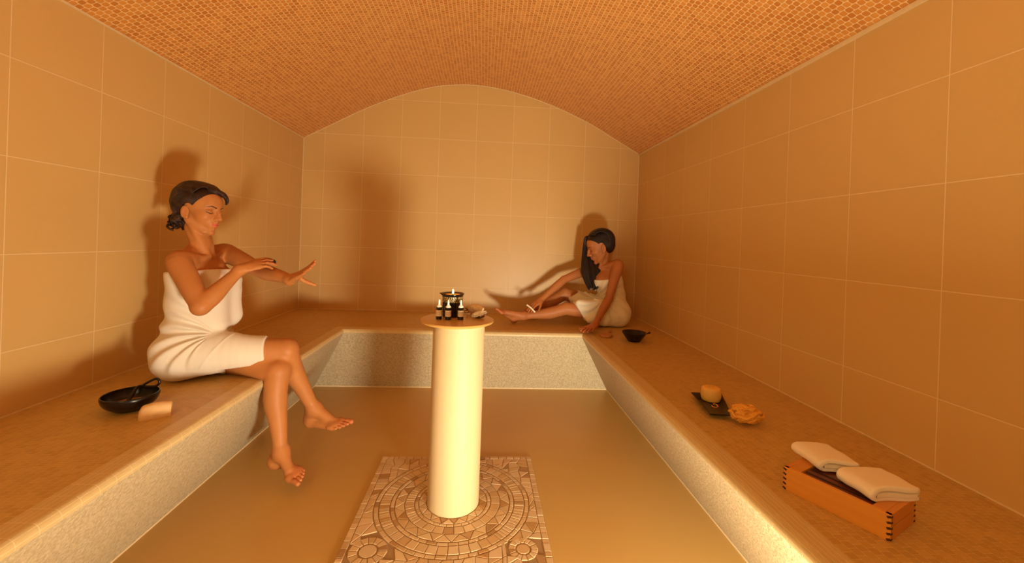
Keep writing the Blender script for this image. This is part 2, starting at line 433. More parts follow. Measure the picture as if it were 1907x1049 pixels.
for p, c in polys:
    if area2(p) < 0: p = p[::-1]
    if abs(area2(p)) < 2e-5: continue
    a = shrink(p, 0.0013); b = shrink(p, 0.0026); n = len(p); o0 = len(bmv); k = rnd.uniform(.92, 1.06)
    h = 0.0055+rnd.uniform(-.0005, .0005)
    bmv += [(q[0], q[1], 0.003) for q in a]+[(q[0], q[1], h-.0012) for q in a]+[(q[0], q[1], h) for q in b]
    for i in range(n):
        j = (i+1) % n
        bmf += [(o0+i, o0+j, o0+n+j, o0+n+i), (o0+n+i, o0+n+j, o0+2*n+j, o0+2*n+i)]
    bmf.append(tuple(o0+2*n+i for i in range(n)))
    tint += [(c[0]*k, c[1]*k, c[2]*k, 1)]*(3*n)
me = mesh(bmv, bmf, 'stone_pieces'); A = me.attributes.new('tint', 'FLOAT_COLOR', 'POINT'); A.data.foreach_set('color', np.array(tint, float).ravel())
link('stone_pieces', me, m_tes, mos, smooth=False)

# ------------------------------------------------------------------ candle
m_blk = plain('black_glass', (0.012, 0.008, 0.006), 0.08, 0.2, 50)
g = G('glass_band', 0.2, 0.6); v = g.vor(g.pos(), 260); g.col(g.mix(g.ramp(v, .3, .6), (0.55, 0.36, 0.12), (0.05, 0.03, 0.01))); g.bump(v, .5); m_band = g.m
m_wax = G('amber_wax', 0.35, 0.5, (0.75, 0.23, 0.04)); m_wax.b.inputs['Subsurface Weight'].default_value = 0.3; m_wax = m_wax.m
m_fl = G('candle_flame'); m_fl.b.inputs['Emission Color'].default_value = (1, 0.62, 0.22, 1); m_fl.b.inputs['Emission Strength'].default_value = 14; m_fl = m_fl.m
KC = (1.490, -1.985, DZ)
cd = empty('candle', KC, 'lit candle in a black glass pot with a flared lip, behind the three small bottles', 'candle')
MB().lathe(KC, [(0, 0), (0.040, 0), (0.0415, 0.004), (0.0425, 0.060), (0.0425, 0.061)], 48, cap=False).build('glass_pot', m_blk, cd, smooth=True, autos=.7)
MB().lathe(KC, [(0.0426, 0.061), (0.0432, 0.084)], 48, cap=False).build('textured_band', m_band, cd, smooth=True)
lip = MB(); prof = [(0.0432, 0.084), (0.0455, 0.090), (0.0490, 0.0955), (0.0475, 0.0965), (0.042, 0.090), (0.0405, 0.078)]
vs = []; n = 60
for i_ in range(n):
    a = 2*PI*i_/n; k = 1+0.16*math.exp(-((a-PI*1.02)/0.28)**2)
    for r, z in prof:
        kk = 1+(k-1)*max(0, (z-.084))/.012
        vs.append((KC[0]+r*kk*math.cos(a), KC[1]+r*kk*math.sin(a), KC[2]+z))
m_ = len(prof); lip.add(vs, [(i_*m_+k, ((i_+1) % n)*m_+k, ((i_+1) % n)*m_+k+1, i_*m_+k+1) for i_ in range(n) for k in range(m_-1)])
lip.build('pouring_lip', m_blk, cd, smooth=True)
MB().lathe(KC, [(0, 0.0875), (0.030, 0.0870), (0.0415, 0.0885)], 40, cap=False).build('wax', m_wax, cd, smooth=True)
MB().tube([(KC[0], KC[1], KC[2]+.086), (KC[0]+.001, KC[1], KC[2]+.094)], 0.0008, 6).build('wick', m_blk, cd)
MB().lathe((KC[0]+.001, KC[1], KC[2]+.0925), [(0, 0), (0.0028, 0.003), (0.0038, 0.007), (0.0028, 0.013), (0.0012, 0.018), (0, 0.021)], 16, cap=False).build('flame', m_fl, cd, smooth=True)
fl_ = light('candle_light', 'POINT', (KC[0], KC[1], KC[2]+.112), 0.5, (1, .55, .2), 0.006)

# ------------------------------------------------------------------ dropper bottles
m_white = plain('white_plastic', (0.92, 0.86, 0.74), 0.3, 0.02)
g = G('bottle_label', 0.5); q = g.sep(g.obj()); 
nn = g.noise(g.scale(g.obj(), (1.0, 1.0, 2.2)), 420, 2, .8)
bandz = g.ramp(g.ma('ABSOLUTE', g.ma('SUBTRACT', q[2], 0.0265)), 0.0055, 0.0075, 1.0, 0.0)
g.col(g.mix(g.ma('MULTIPLY', g.ramp(nn, .52, .6), bandz), (0.78, 0.66, 0.50), (0.36, 0.10, 0.05))); m_lab = g.m
m_clear = plain('frosted_neck', (0.85, 0.78, 0.62), 0.15, 0.02)
def bottle(loc, label):
    t = empty('dropper_bottle', loc, label, 'bottle', 'small dropper bottles on the disc')
    def part(nm, prof, m):
        o = MB().lathe((0, 0, 0), prof, 32, cap=False).build(nm, m, None, smooth=True, autos=.6); o.parent = t; return o
    part('bottle_body', [(0, 0), (0.0108, 0), (0.0118, 0.001), (0.0118, 0.047), (0.0112, 0.0495), (0, 0.0495)], m_blk)
    part('paper_label', [(0.0119, 0.0135), (0.01215, 0.0135), (0.01215, 0.038), (0.0119, 0.038)], m_lab)
    part('neck', [(0.0112, 0.0495), (0.0105, 0.053), (0.0070, 0.057), (0.0055, 0.059), (0, 0.059)], m_clear)
    part('dropper_cap', [(0.0042, 0.059), (0.0045, 0.061), (0.0036, 0.064), (0.0040, 0.071), (0.0034, 0.076), (0.0022, 0.079), (0, 0.080)], m_white)
    t.rotation_euler[2] = rnd.uniform(0, 6); return t
for px_, py_, lb in ((817, 596.5, 'leftmost of the three black dropper bottles before the candle'), (834, 597.5, 'middle of the three black dropper bottles before the candle'), (857.5, 597.5, 'rightmost of the three black dropper bottles before the candle')):
    p = atz(px_, py_-1.5, DZ); bottle((p[0], p[1]+.004, DZ), lb)

# ------------------------------------------------------------------ shell and stone on the disc
def blob(name, c, r, mat, parent=None, R=None, amp=0.12, fr=2.5, sub=5, seed=1, squash=None, sharp=False):
    from mathutils import noise
    bm = bmesh.new(); bmesh.ops.create_icosphere(bm, subdivisions=sub, radius=1)
    for v_ in bm.verts:
        p = v_.co.copy(); q = Vector(p)*fr+Vector((seed*7.3, seed*3.1, 0))
        d = noise.fractal(q, 1.0, 2.0, 4)
        if sharp: d = -abs(d)*1.5
        k = 1+amp*d; p = p*k
        if squash: p = Vector(squash(np.array(p)))
        p = np.array([p.x*r[0], p.y*r[1], p.z*r[2]])
        if R is not None: p = R@p
        v_.co = Vector(p)+Vector(c)
    me = bpy.data.meshes.new(name); bm.to_mesh(me); bm.free()
    return link(name, me, mat, parent, True)
m_shell = plain('pearly_shell', (0.90, 0.80, 0.66), 0.22, 0.12, 70, 0.9, 0.8, 0.1, 0.004)
m_shd = plain('dark_shell_underside', (0.12, 0.06, 0.03), 0.4, 0.3, 60)
sp = atz(893, 594, DZ)
sh = empty('sea_shell', (sp[0], sp[1]+.012, DZ), 'pearly rough oyster shell lying at the right edge of the disc top', 'shell')
Rr = rotz(.35)@roty(-.22)
blob('upper_shell', (sp[0]-.002, sp[1]+.015, DZ+.017), (.036, .022, .012), m_shell, sh, Rr, .35, 2.2, 5, 3, sharp=True)
blob('lower_shell', (sp[0]-.002, sp[1]+.015, DZ+.0075), (.024, .015, .007), m_shd, sh, rotz(.35), .15, 2.2, 4, 5)
m_pum = plain('pale_pumice', (0.74, 0.56, 0.34), 0.7, 0.2, 70, 0.5, 0.3, 0, 0.003)
pp = atz(884, 584, DZ)
pm = empty('bath_stone', (pp[0], pp[1]+.02, DZ), 'pale tan rounded bath stone with a dark cord, behind the shell on the disc', 'stone')
blob('stone', (pp[0], pp[1]+.018, DZ+.019), (.040, .026, .019), m_pum, pm, rotz(.2), .10, 1.6, 5, 8)
cord = [(pp[0]-.043+.012*math.sin(t*2.2), pp[1]+.0-.006*math.cos(t), DZ+.024-.022*t/2.4) for t in np.linspace(0, 2.4, 14)]
MB().tube(spline(cord+[np.array(cord[-1])+(.02, -.004, .001), np.array(cord[-1])+(.036, 0, .006)], 3), .0014, 8).build('cord', m_shd, pm, smooth=True)

# ------------------------------------------------------------------ black bowl with ladle, left bench
m_bowl = plain('black_wooden_bowl', (0.014, 0.008, 0.005), 0.28, 0.4, 30, spec=0.35)
m_reflect_tan = G('tan_reflection_liquid', 0.08, 0.6, (0.42, 0.20, 0.06)).m  # water whose tan colour imitates a reflection on its surface
def bowl(name, label, c, R, h, rb, thick=.008, liquid=None, sx=1.0, group=None):
    t = empty(name, c, label, 'bowl', group)
    prof = [(0, 0), (rb, 0.0), (rb+(R-rb)*.35, h*.14), (R*.90, h*.46), (R*1.0, h*.80), (R*.995, h*.96), (R*.975, h), (R*.945, h*.985), (R*.93, h*.80), (R*.82, h*.45), (R*.5, h*.2), (0, h*.13)]
    prof = [(float(a), float(b)) for a, b in [(p[0], p[1]) for p in spline([(a, b) for a, b in prof], 3)]]
    MB().lathe(c, prof, 64, cap=False).build('bowl_body', m_bowl, t, smooth=True)
    if liquid: MB().lathe(c, [(0, h*liquid), (R*.84, h*liquid)], 48, cap=False).build('liquid', m_reflect_tan, t, smooth=True)
    return t
bc = atz(236, 771, HB); BC = (bc[0]-.021, bc[1]+.040, HB)
b1 = bowl('wooden_bowl', 'wide black bowl holding a ladle, on the left bench behind the woman', BC, .083, .058, .035, liquid=.36)
ld = empty('ladle', (BC[0], BC[1], HB+.03), 'black ladle with a looped handle resting in the wide left bowl', 'ladle')
A0 = aty(243, 745, BC[1]+.02); A1 = aty(262, 722, BC[1]+.06); 
lp = MB(); q0 = aty(238, 748, BC[1]+.01); q1 = aty(257, 720, BC[1]+.055); q2 = aty(268, 718, BC[1]+.058)
lp.tube(spline([q0, (q0+q1)/2+(0, 0, .002), q1, q2], 6), [.005+.002*math.sin(k/3) for k in range(19)], 10)
lp.build('handle_shaft', m_bowl, ld, smooth=True)
loop = [aty(x, y, BC[1]+.062) for x, y in ((264, 719), (276, 712), (289, 706), (295.5, 707), (297, 713), (292, 718.5), (281, 720), (270, 720))]
MB().tube(spline(loop+[loop[0]], 5), .0045, 10).build('handle_loop', m_bowl, ld, smooth=True)
blob('ladle_cup', BC and (q0[0]-.004, q0[1], q0[2]-.010), (.024, .020, .010), m_bowl, ld, None, .02)
# half-round cork by the bowl
m_cork = plain('tan_pumice_stone', (0.78, 0.50, 0.24), 0.75, 0.12, 60, 0.5, 0.2, 0, 0.003)
c0 = atz(256, 785, HB); c1 = atz(318, 775, HB); ax = c1-c0; Lk = np.linalg.norm(ax); ax /= Lk; pr = np.array([-ax[1], ax[0], 0]); 
ck = MB(); vs = []; nk = 18; prof = [(-.028, 0), (-.030, .010), (-.026, .026), (-.013, .040), (.006, .045), (.020, .037), (.028, .017), (.028, 0)]
prof = [tuple(p) for p in spline(prof, 3)]
for i_ in range(nk+1):
    t = i_/nk; k = (1-.9*max(0, (0.12-t)/.12)**2*.35)*(0.86+.14*math.sin(t*PI)); lift = .004*t
    for a, b in prof: vs.append(c0+ax*(t*Lk)+pr*(a*k+.024)+np.array([0, 0, b*k*(1+.10*t)]))
m_ = len(prof); ck.add(vs, [(i_*m_+k, i_*m_+(k+1) % m_, (i_+1)*m_+(k+1) % m_, (i_+1)*m_+k) for i_ in range(nk) for k in range(m_)]+[tuple(range(m_)), tuple(nk*m_+k for k in range(m_))[::-1]])
o = ck.build('pumice_stone', m_cork, smooth=True, autos=1.0); tag(o, 'tan half-round pumice stone lying against the wide bowl on the left bench', 'stone')

# ------------------------------------------------------------------ right bench: bowl, paddle
rb_ = atz(1184, 638, HB); RB = (rb_[0], rb_[1]+.035, HB)
t = empty('wooden_bowl', RB, 'small black flared bowl with a knob handle, in the right back corner of the bench', 'bowl')
prof = [(0, 0), (.040, 0), (.043, .004), (.060, .026), (.078, .052), (.083, .062), (.081, .064), (.076, .060), (.056, .030), (.036, .010), (0, .008)]
MB().lathe(RB, prof, 56, cap=False).build('bowl_body', m_bowl, t, smooth=True, autos=.9)
MB().lathe(RB, [(0, .022), (.050, .022)], 40, cap=False).build('liquid', m_reflect_tan, t, smooth=True)
kn = MB(); e0 = np.array([RB[0]+.078, RB[1], HB+.052]); kn.tube(spline([e0, e0+(.018, 0, .003), e0+(.028, 0, .007)], 4), .0045, 10); kn.build('knob_handle', m_bowl, t, smooth=True)
blob('handle_tip', tuple(e0+(.030, 0, .008)), (.008, .007, .007), m_bowl, t, None, .03, sub=3)
m_pad = plain('reddish_wood', (0.50, 0.21, 0.07), 0.45, 0.15, 25, 0.15)
pad = empty('wooden_paddle', atz(1137, 624, HB), 'small reddish wooden body brush lying beside the hand and the small black bowl', 'brush')
h0 = atz(1131, 629, HB); h1 = atz(1140, 620, HB); h2 = atz(1152, 611, HB); dv = (h2-h0)/np.linalg.norm(h2-h0); sv = np.array([-dv[1], dv[0], 0])
pa = []
for a, wd in ((-.046, .016), (-.040, .032), (-.018, .042), (.016, .043), (.040, .032), (.060, .014)): pa.append((a, wd))
o0 = atz(1128.5, 627, HB)
outl = [o0+dv*a+sv*wd for a, wd in pa]+[o0+dv*a-sv*wd for a, wd in pa[::-1]]
pb = MB(); prism(pb, [(p[0], p[1]) for p in outl], HB+.001, HB+.016); pb.build('brush_head', m_pad, pad, bevel=.004)
MB().tube(spline([o0+dv*.055+(0, 0, .010), o0+dv*.09+(0, 0, .013), o0+dv*.150+(0, 0, .014)], 5), [.0075]*3+[.0085]*8, 10).build('brush_handle', m_pad, pad, smooth=True)

# ------------------------------------------------------------------ black dish, soap, bath flower
m_dish = plain('black_lacquer', (0.018, 0.010, 0.008), 0.30, 0.3, 20)
zr = HB+.022
rim = [atz(1286.2, 730.3, zr), atz(1320.5, 770.0, zr), atz(1363.5, 773.5, zr), atz(1344, 733, zr)]
cen = np.mean(rim, axis=0); 
dsh = empty('soap_dish', (cen[0], cen[1], HB), 'black angular dish under the round yellow soap on the right bench', 'dish')
def ringp(k, z): return [np.array([cen[0]+(p[0]-cen[0])*k, cen[1]+(p[1]-cen[1])*k, z]) for p in rim]
loops = [ringp(.66, HB), ringp(.98, zr-.003), ringp(1.0, zr), ringp(.93, zr-.001), ringp(.62, HB+.006)]
vs = [p for l in loops for p in l]; fs = [(k*4+i_, k*4+(i_+1) % 4, (k+1)*4+(i_+1) % 4, (k+1)*4+i_) for k in range(4) for i_ in range(4)]+[(3, 2, 1, 0), (16, 17, 18, 19)]
MB().add(vs, fs).build('dish', m_dish, dsh, bevel=.0015)
m_soap = plain('yellow_soap', (0.83, 0.47, 0.10), 0.5, 0.05, 18, 0.1)
s0 = atz(1323.5, 745.0, HB+.0065)
so = empty('soap', s0, 'thick round yellow soap with small holes on top, standing on the black dish', 'soap')
prof = [tuple(p) for p in spline([(0, 0), (.032, 0), (.038, .006), (.0405, .020), (.0395, .041), (.035, .053), (.021, .0565), (0, .057)], 5)]
MB().lathe(s0, prof, 64, cap=False).build('soap_body', m_soap, so, smooth=True)
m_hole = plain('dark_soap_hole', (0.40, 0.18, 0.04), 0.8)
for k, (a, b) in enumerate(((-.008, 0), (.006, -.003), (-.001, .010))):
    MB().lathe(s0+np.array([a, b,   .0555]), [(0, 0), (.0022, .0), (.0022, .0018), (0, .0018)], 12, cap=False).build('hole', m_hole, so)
m_br = plain('copper_ring', (0.85, 0.35, 0.12), 0.25, 0.05, 20, metal=.7)
rp = atz(1331, 756, HB+.0105); 
rg = MB(); rg.tube([(rp[0]+.013*math.cos(a), rp[1]+.008*math.sin(a), HB+.0105+.004*math.sin(a)) for a in np.linspace(-PI*1.0, PI*.55, 24)], .0022, 8)
tag(rg.build('ring', m_br, smooth=True), 'small copper-coloured ring lying in front of the yellow soap', 'ring')
# bath flower (netting sponge)
m_net = plain('orange_netting', (0.80, 0.40, 0.06), 0.7, 0.12, 40, 0.4, 0.3, 0, 0.003)
n0 = atz(1400, 797, HB); NC = np.array([n0[0], n0[1]+.035, HB+.034])
fz = MB(); rr = random.Random(5)
bf = empty('bath_sponge', (NC[0], NC[1], HB), 'orange ruffled netting bath sponge beside the black dish', 'sponge')
blob('netting', NC, (.060, .047, .034), m_net, bf, None, .30, 1.15, 6, 11, sharp=True)
for k in range(17):
    a = rr.uniform(0, 2*PI); e = rr.uniform(-.1, 1.2); L = rr.uniform(.9, 2.0); pts = []; ph = rr.uniform(0, 6); tilt = rr.uniform(-.8, .8)
    for s_ in np.linspace(0, L, 12):
        aa = a+s_; ee = e+tilt*s_*.5+.12*math.sin(s_*5+ph); rk = .98+.05*math.sin(s_*8+ph)
        z_ = NC[2]+.034*rk*math.sin(ee)
        pts.append((NC[0]+.060*rk*math.cos(aa)*math.cos(ee), NC[1]+.047*rk*math.sin(aa)*math.cos(ee), max(HB+.004, z_)))
    fz.tube(pts, [.0008+.0052*math.sin(PI*j/11) for j in range(12)], 6)
fz.build('ruffles', m_net, bf, smooth=True)

# ------------------------------------------------------------------ wooden box and folded towels
def wood(name, a, b, dirv, rough=.4):
    g = G(name, rough, .4); v = g.n('ShaderNodeVectorRotate'); v.rotation_type = 'Z_AXIS'; g.put(v.inputs[0], g.pos()); v.inputs['Angle'].default_value = -math.atan2(dirv[1], dirv[0])
    q = g.scale(v.outputs[0], (3.0, 40.0, 40.0)); n1 = g.noise(q, 1.4, 4, .6); n2 = g.noise(g.scale(v.outputs[0], (20., 300., 300.)), 1, 2)
    g.col(g.mix(g.ma('ADD', g.ma('MULTIPLY', n1, .8), g.ma('MULTIPLY', n2, .2)), a, b)); g.bump(n2, .08, .001); return g.m
A_ = atz(1458, 910, HB); B_ = atz(1658, 1011, HB); C_ = atz(1705, 974, HB)
dl = B_-A_; LB = np.linalg.norm(dl); dl /= LB; pb_ = C_-B_; dw = np.array([-dl[1], dl[0], 0]); 
if dw@pb_ < 0: dw = -dw
WB = float(dw@pb_); 
for zz in np.linspace(.04, .12, 81):
    q = atz(1461, 869, HB+zz)
    if np.linalg.norm(q[:2]-A_[:2]) < 1.0:
        e_ = abs((q-A_)@dl)+abs((q-A_)@dw)
        if zz == .04 or e_ < best[0]: best = (e_, zz)
HBX = best[1]
print('BOX', A_, LB, WB, HBX)
RBX = np.column_stack([dl, dw, [0, 0, 1]])
def bxp(u, v_, z): return A_+dl*u+dw*v_+np.array([0, 0, z])
m_or = wood('orange_wood', (0.66, 0.25, 0.030), (0.80, 0.35, 0.05), dl); m_orE = wood('orange_wood_end', (0.60, 0.22, 0.03), (0.70, 0.29, 0.05), dw)
m_dk = wood('dark_rosewood', (0.055, 0.010, 0.006), (0.22, 0.050, 0.022), dl, .3)
bx = empty('wooden_box', bxp(LB/2, WB/2, 0), 'long orange wooden box with dark lid and finger-jointed corners on the right bench', 'box')
for nm, v0 in (('side_panel', .006), ('side_panel', WB-.006)):
    MB().box(bxp(LB/2, v0, HBX/2), (LB, .012, HBX), RBX).build(nm, m_or, bx, bevel=.001)
for u0, uu in ((.0065, 0), (LB-.0065, 1)):
    for z0, z1 in ((0.0, HBX*.485), (HBX*.525, HBX)):
        MB().box(bxp(u0+(-.0005 if uu == 0 else .0005), WB/2, (z0+z1)/2), (.012, WB-.002, z1-z0), RBX).build('end_panel', m_orE, bx, bevel=.001)
    ue = .026
    MB().box(bxp(.012+ue/2 if uu == 0 else LB-.012-ue/2, WB/2, HBX-.004), (ue, WB-.022, .0085), RBX).build('lid_rail', m_orE, bx, bevel=.001)
MB().box(bxp(LB/2, WB/2, HBX-.008), (LB-.08, WB-.020, .009), RBX).build('lid', m_dk, bx, bevel=.0015)
lg = MB()
for v0 in (WB*.22, WB*.40): lg.box(bxp(LB/2, v0, HBX-.0030), (LB-.082, .006, .002), RBX)
lg.build('lid_groove_shade', plain('groove_shadow_wood', (.03, .006, .004), .5), bx)  # dark strips laid on the lid, coloured as the shade in grooves
m_jt = plain('dark_joint_wood', (0.05, 0.012, 0.006), .5)
for u0 in (.0, LB):
    for v0 in (0, WB):
        j = MB(); s1 = 1 if u0 == 0 else -1; s2 = 1 if v0 == 0 else -1
        for k in range(5): j.box(bxp(u0+s1*.0036, v0+s2*.0041, HBX*(.07+.21*k)), (.0085, .0090, .0050), RBX@roty(.45*s1))
        j.build('finger_joint', m_jt, bx)
# folded towels: a spiral-folded slab
m_tow = plain('white_terry_towel', (0.90, 0.78, 0.62), 0.9, 0.03, 300, 0.5, 0.1, 0, 0.001)
def folded(q, H, label, z0):
    # q = front-left, front-right, back-right, back-left corners
    q = [atz(x, y, z0+H*.5) for x, y in q]; c = np.mean(q, axis=0); c[2] = z0
    u_ = (q[1]-q[0])+(q[2]-q[3]); L = np.linalg.norm(u_)/2; u_ /= np.linalg.norm(u_); v_ = np.array([-u_[1], u_[0], 0])
    Wd = abs(((q[3]-q[0])@v_+(q[2]-q[1])@v_)/2); R = np.column_stack([u_, v_, [0, 0, 1]])
    hw = Wd/2; print('towel', c, L, Wd)
    path_ = [(-hw+.010, H*.42), (hw*.55, H*.40), (hw-.012, H*.42), (hw-.007, H*.60), (hw-.014, H*.72), (0, H*.80), (-hw+.02, H*.80), (-hw+.004, H*.62), (-hw+.001, H*.42), (-hw+.006, H*.20), (-hw+.02, H*.12), (0, H*.12), (hw-.006, H*.13)]
    sp_ = spline([np.array([a, b]) for a, b in path_], 5); m2 = len(sp_); tk = H*.125
    L1 = []; L2 = []
    for i_, p in enumerate(sp_):
        t = sp_[min(i_+1, m2-1)]-sp_[max(i_-1, 0)]; t = t/np.linalg.norm(t); nn = np.array([-t[1], t[0]]); L1.append(p+nn*tk); L2.append(p-nn*tk)
    prof = L1+[sp_[-1]+(t*tk)]+L2[::-1]+[sp_[0]-(sp_[1]-sp_[0])/np.linalg.norm(sp_[1]-sp_[0])*tk]
    nS = 26; vs = []; mm = len(prof)
    for i_ in range(nS+1):
        s_ = i_/nS; e = max(0, 1-min(s_, 1-s_)/.05); sc2 = 1-.06*e*e; u = (s_-.5)*L
        for a, b in prof:
            zz = b*sc2+.0012*math.sin(9*s_+a*60)
            vs.append(np.array(c)+R@np.array([u+.004*math.sin(a*40), a*sc2, max(.0008, zz)]))
    fs = [(i_*mm+k, i_*mm+(k+1) % mm, (i_+1)*mm+(k+1) % mm, (i_+1)*mm+k) for i_ in range(nS) for k in range(mm)]
    o = MB().add(vs, fs)
    # end caps as quad strips
    h = len(sp_)
    for base in (0, nS*mm):
        for k in range(h-1): o.f.append((base+k, base+k+1, base+mm-3-k+1-0-0, base+mm-2-k+0+1-0) if False else (base+k, base+k+1, base+2*h-1-k, base+2*h-k))
    ob_ = o.build('folded_towel', m_tow, smooth=True, autos=1.2)
    return tag(ob_, label, 'towel', 'folded towels on the wooden box')
zt = HB+HBX+.0005
folded([(1572, 889), (1642, 934), (1700, 908), (1626, 870)], .036, 'white folded towel nearer the camera on the wooden box', zt)
folded([(1486, 840), (1543, 877), (1588, 862), (1530, 823)], .034, 'white folded towel farther back on the wooden box', zt)

# ------------------------------------------------------------------ implicit-surface modelling for the figures
def axis_grid(lo, hi, bands, coarse):
    out = [lo]; 
    while out[-1] < hi:
        x = out[-1]; h = coarse
        for a, b, s in bands:
            if a <= x <= b: h = min(h, s)
        out.append(x+h)
    return np.array(out, np.float32)
class Field:
    def __init__(s, xs, ys, zs):
        s.ax = (xs, ys, zs); s.d = np.full((len(xs), len(ys), len(zs)), 1.0, np.float32)
    def region(s, lo, hi):
        sl = []; g = []
        for a, l, h, k in zip(s.ax, lo, hi, range(3)):
            i0 = max(0, int(np.searchsorted(a, l))-1); i1 = min(len(a), int(np.searchsorted(a, h))+1)
            sl.append(slice(i0, max(i0, i1)))
            sh = [1, 1, 1]; sh[k] = -1; g.append(a[sl[-1]].reshape(sh))
        return tuple(sl), g
    def op(s, d, sl, k, mode):
        o = s.d[sl]
        if o.size == 0: return
        if mode == 'u':
            if k > 0:
                h = np.maximum(k-np.abs(o-d), 0)/k; s.d[sl] = np.minimum(o, d)-h*h*k*0.25
            else: s.d[sl] = np.minimum(o, d)
        elif mode == 's':      # subtract
            d = -d
            h = np.maximum(k-np.abs(o-d), 0)/max(k, 1e-9); s.d[sl] = np.maximum(o, d)+h*h*k*0.25
    def cap(s, a, b, ra, rb, k=0.01, mode='u', m=0.02):
        a = np.asarray(a, np.float32); b = np.asarray(b, np.float32); R = max(ra, rb)+k+m
        sl, (X, Y, Z) = s.region(np.minimum(a, b)-R, np.maximum(a, b)+R)
        v = b-a; L = float(v@v)+1e-12
        px, py, pz = X-a[0], Y-a[1], Z-a[2]
        t = np.clip((px*v[0]+py*v[1]+pz*v[2])/L, 0, 1)
        d = np.sqrt((px-t*v[0])**2+(py-t*v[1])**2+(pz-t*v[2])**2)-(ra+(rb-ra)*t)
        s.op(d, sl, k, mode)
    def chain(s, pts, rad, k=0.01, mode='u', n=5, m=0.02):
        pts = [np.array(p, float) for p in pts]
        if n and len(pts) > 2:
            q = spline([np.append(p, r) for p, r in zip(pts, rad)], n); rad = [p[3] for p in q]; pts = [p[:3] for p in q]
        B = max(rad)+k+m; lo = np.min(pts, axis=0)-B; hi = np.max(pts, axis=0)+B
        sl, (X, Y, Z) = s.region(lo, hi)
        D = np.full(s.d[sl].shape, 9.0, np.float32)
        if D.size == 0: return
        for i in range(len(pts)-1):
            a = pts[i].astype(np.float32); b = pts[i+1].astype(np.float32); ra, rb = rad[i], rad[i+1]; R = max(ra, rb)+k+m
            l2 = np.minimum(a, b)-R; h2 = np.maximum(a, b)+R; ss = []
            for G_, l, h in zip((X, Y, Z), l2, h2):
                f = G_.ravel(); ss.append(slice(max(0, int(np.searchsorted(f, l))-1), min(len(f), int(np.searchsorted(f, h))+1)))
            x, y, z = X[ss[0]], Y[:, ss[1]], Z[:, :, ss[2]]
            v = b-a; L = float(v@v)+1e-12; px, py, pz = x-a[0], y-a[1], z-a[2]
            t = np.clip((px*v[0]+py*v[1]+pz*v[2])/L, 0, 1)
            d = np.sqrt((px-t*v[0])**2+(py-t*v[1])**2+(pz-t*v[2])**2)-(ra+(rb-ra)*t)
            sub = D[ss[0], ss[1], ss[2]]; np.minimum(sub, d, out=sub)
        s.op(D, sl, k, mode)
    def ell(s, c, r, k=0.01, R=None, mode='u', m=0.02):
        c = np.asarray(c, np.float32); r = np.asarray(r, np.float32); B = float(max(r))+k+m
        sl, (X, Y, Z) = s.region(c-B, c+B)
        p = [X-c[0], Y-c[1], Z-c[2]]
        if R is not None:
            Rt = np.asarray(R, np.float32).T
            p = [p[0]*Rt[i][0]+p[1]*Rt[i][1]+p[2]*Rt[i][2] for i in range(3)]
        q0 = np.sqrt((p[0]/r[0])**2+(p[1]/r[1])**2+(p[2]/r[2])**2)+1e-6
        q1 = np.sqrt((p[0]/r[0]**2)**2+(p[1]/r[1]**2)**2+(p[2]/r[2]**2)**2)+1e-6
        s.op(q0*(q0-1)/q1, sl, k, mode)
    def plane(s, p, n, k=0.0):      # keep the side where (x-p).n < 0
        X, Y, Z = (a.reshape([-1 if i == j else 1 for j in range(3)]) for i, a in enumerate(s.ax))
        n = np.asarray(n, float); n = n/np.linalg.norm(n)
        d = ((X-p[0])*n[0]+(Y-p[1])*n[1]+(Z-p[2])*n[2]).astype(np.float32)
        o = s.d
        if k > 0: h = np.maximum(k-np.abs(o-d), 0)/k; s.d = np.maximum(o, d)+h*h*k*0.25
        else: s.d = np.maximum(o, d)
    def grids(s): return [a.reshape([-1 if i == j else 1 for j in range(3)]) for i, a in enumerate(s.ax)]
    def mesh(s, name):
        d = s.d; ins = d < 0
        nx, ny, nz = d.shape
        c = np.zeros((nx-1, ny-1, nz-1), np.uint8)
        for i in (0, 1):
            for j in (0, 1):
                for k in (0, 1): c += ins[i:nx-1+i, j:ny-1+j, k:nz-1+k]
        I, J, K = np.nonzero((c > 0) & (c < 8)); n = len(I)
        vid = np.full((nx-1, ny-1, nz-1), -1, np.int32); vid[I, J, K] = np.arange(n)
        P = np.zeros((n, 3)); cnt = np.zeros(n)
        ax = s.ax
        cor = [(i, j, k) for i in (0, 1) for j in (0, 1) for k in (0, 1)]
        for a in cor:
            for q in range(3):
                if a[q]: continue
                b = list(a); b[q] = 1
                da = d[I+a[0], J+a[1], K+a[2]]; db = d[I+b[0], J+b[1], K+b[2]]
                m = (da < 0) != (db < 0); t = np.where(m, da/np.where(m, da-db, 1), 0)
                idx = [I+a[0], J+a[1], K+a[2]]; pos = [ax[r][idx[r]].astype(float) for r in range(3)]
                pos[q] = pos[q]+t*(ax[q][idx[q]+1*(a[q] == 0)]-ax[q][idx[q]])
                for r in range(3): P[:, r] += np.where(m, pos[r], 0)
                cnt += m
        P /= cnt[:, None]
        F = []
        for q in range(3):
            A = ins.take(range(0, d.shape[q]-1), q); B = ins.take(range(1, d.shape[q]), q)
            e = np.argwhere(A != B); u, v = (q+1) % 3, (q+2) % 3
            ok = (e[:, u] > 0) & (e[:, v] > 0) & (e[:, u] < d.shape[u]-1) & (e[:, v] < d.shape[v]-1); e = e[ok]
            inside_first = ins[e[:, 0], e[:, 1], e[:, 2]]
            quad = []
            for du, dv in ((-1, -1), (0, -1), (0, 0), (-1, 0)):
                w_ = e.copy(); w_[:, u] += du; w_[:, v] += dv; quad.append(vid[w_[:, 0], w_[:, 1], w_[:, 2]])
            Q = np.stack(quad, 1); Q[~inside_first] = Q[~inside_first][:, ::-1]; F.append(Q)
        F = np.concatenate(F)
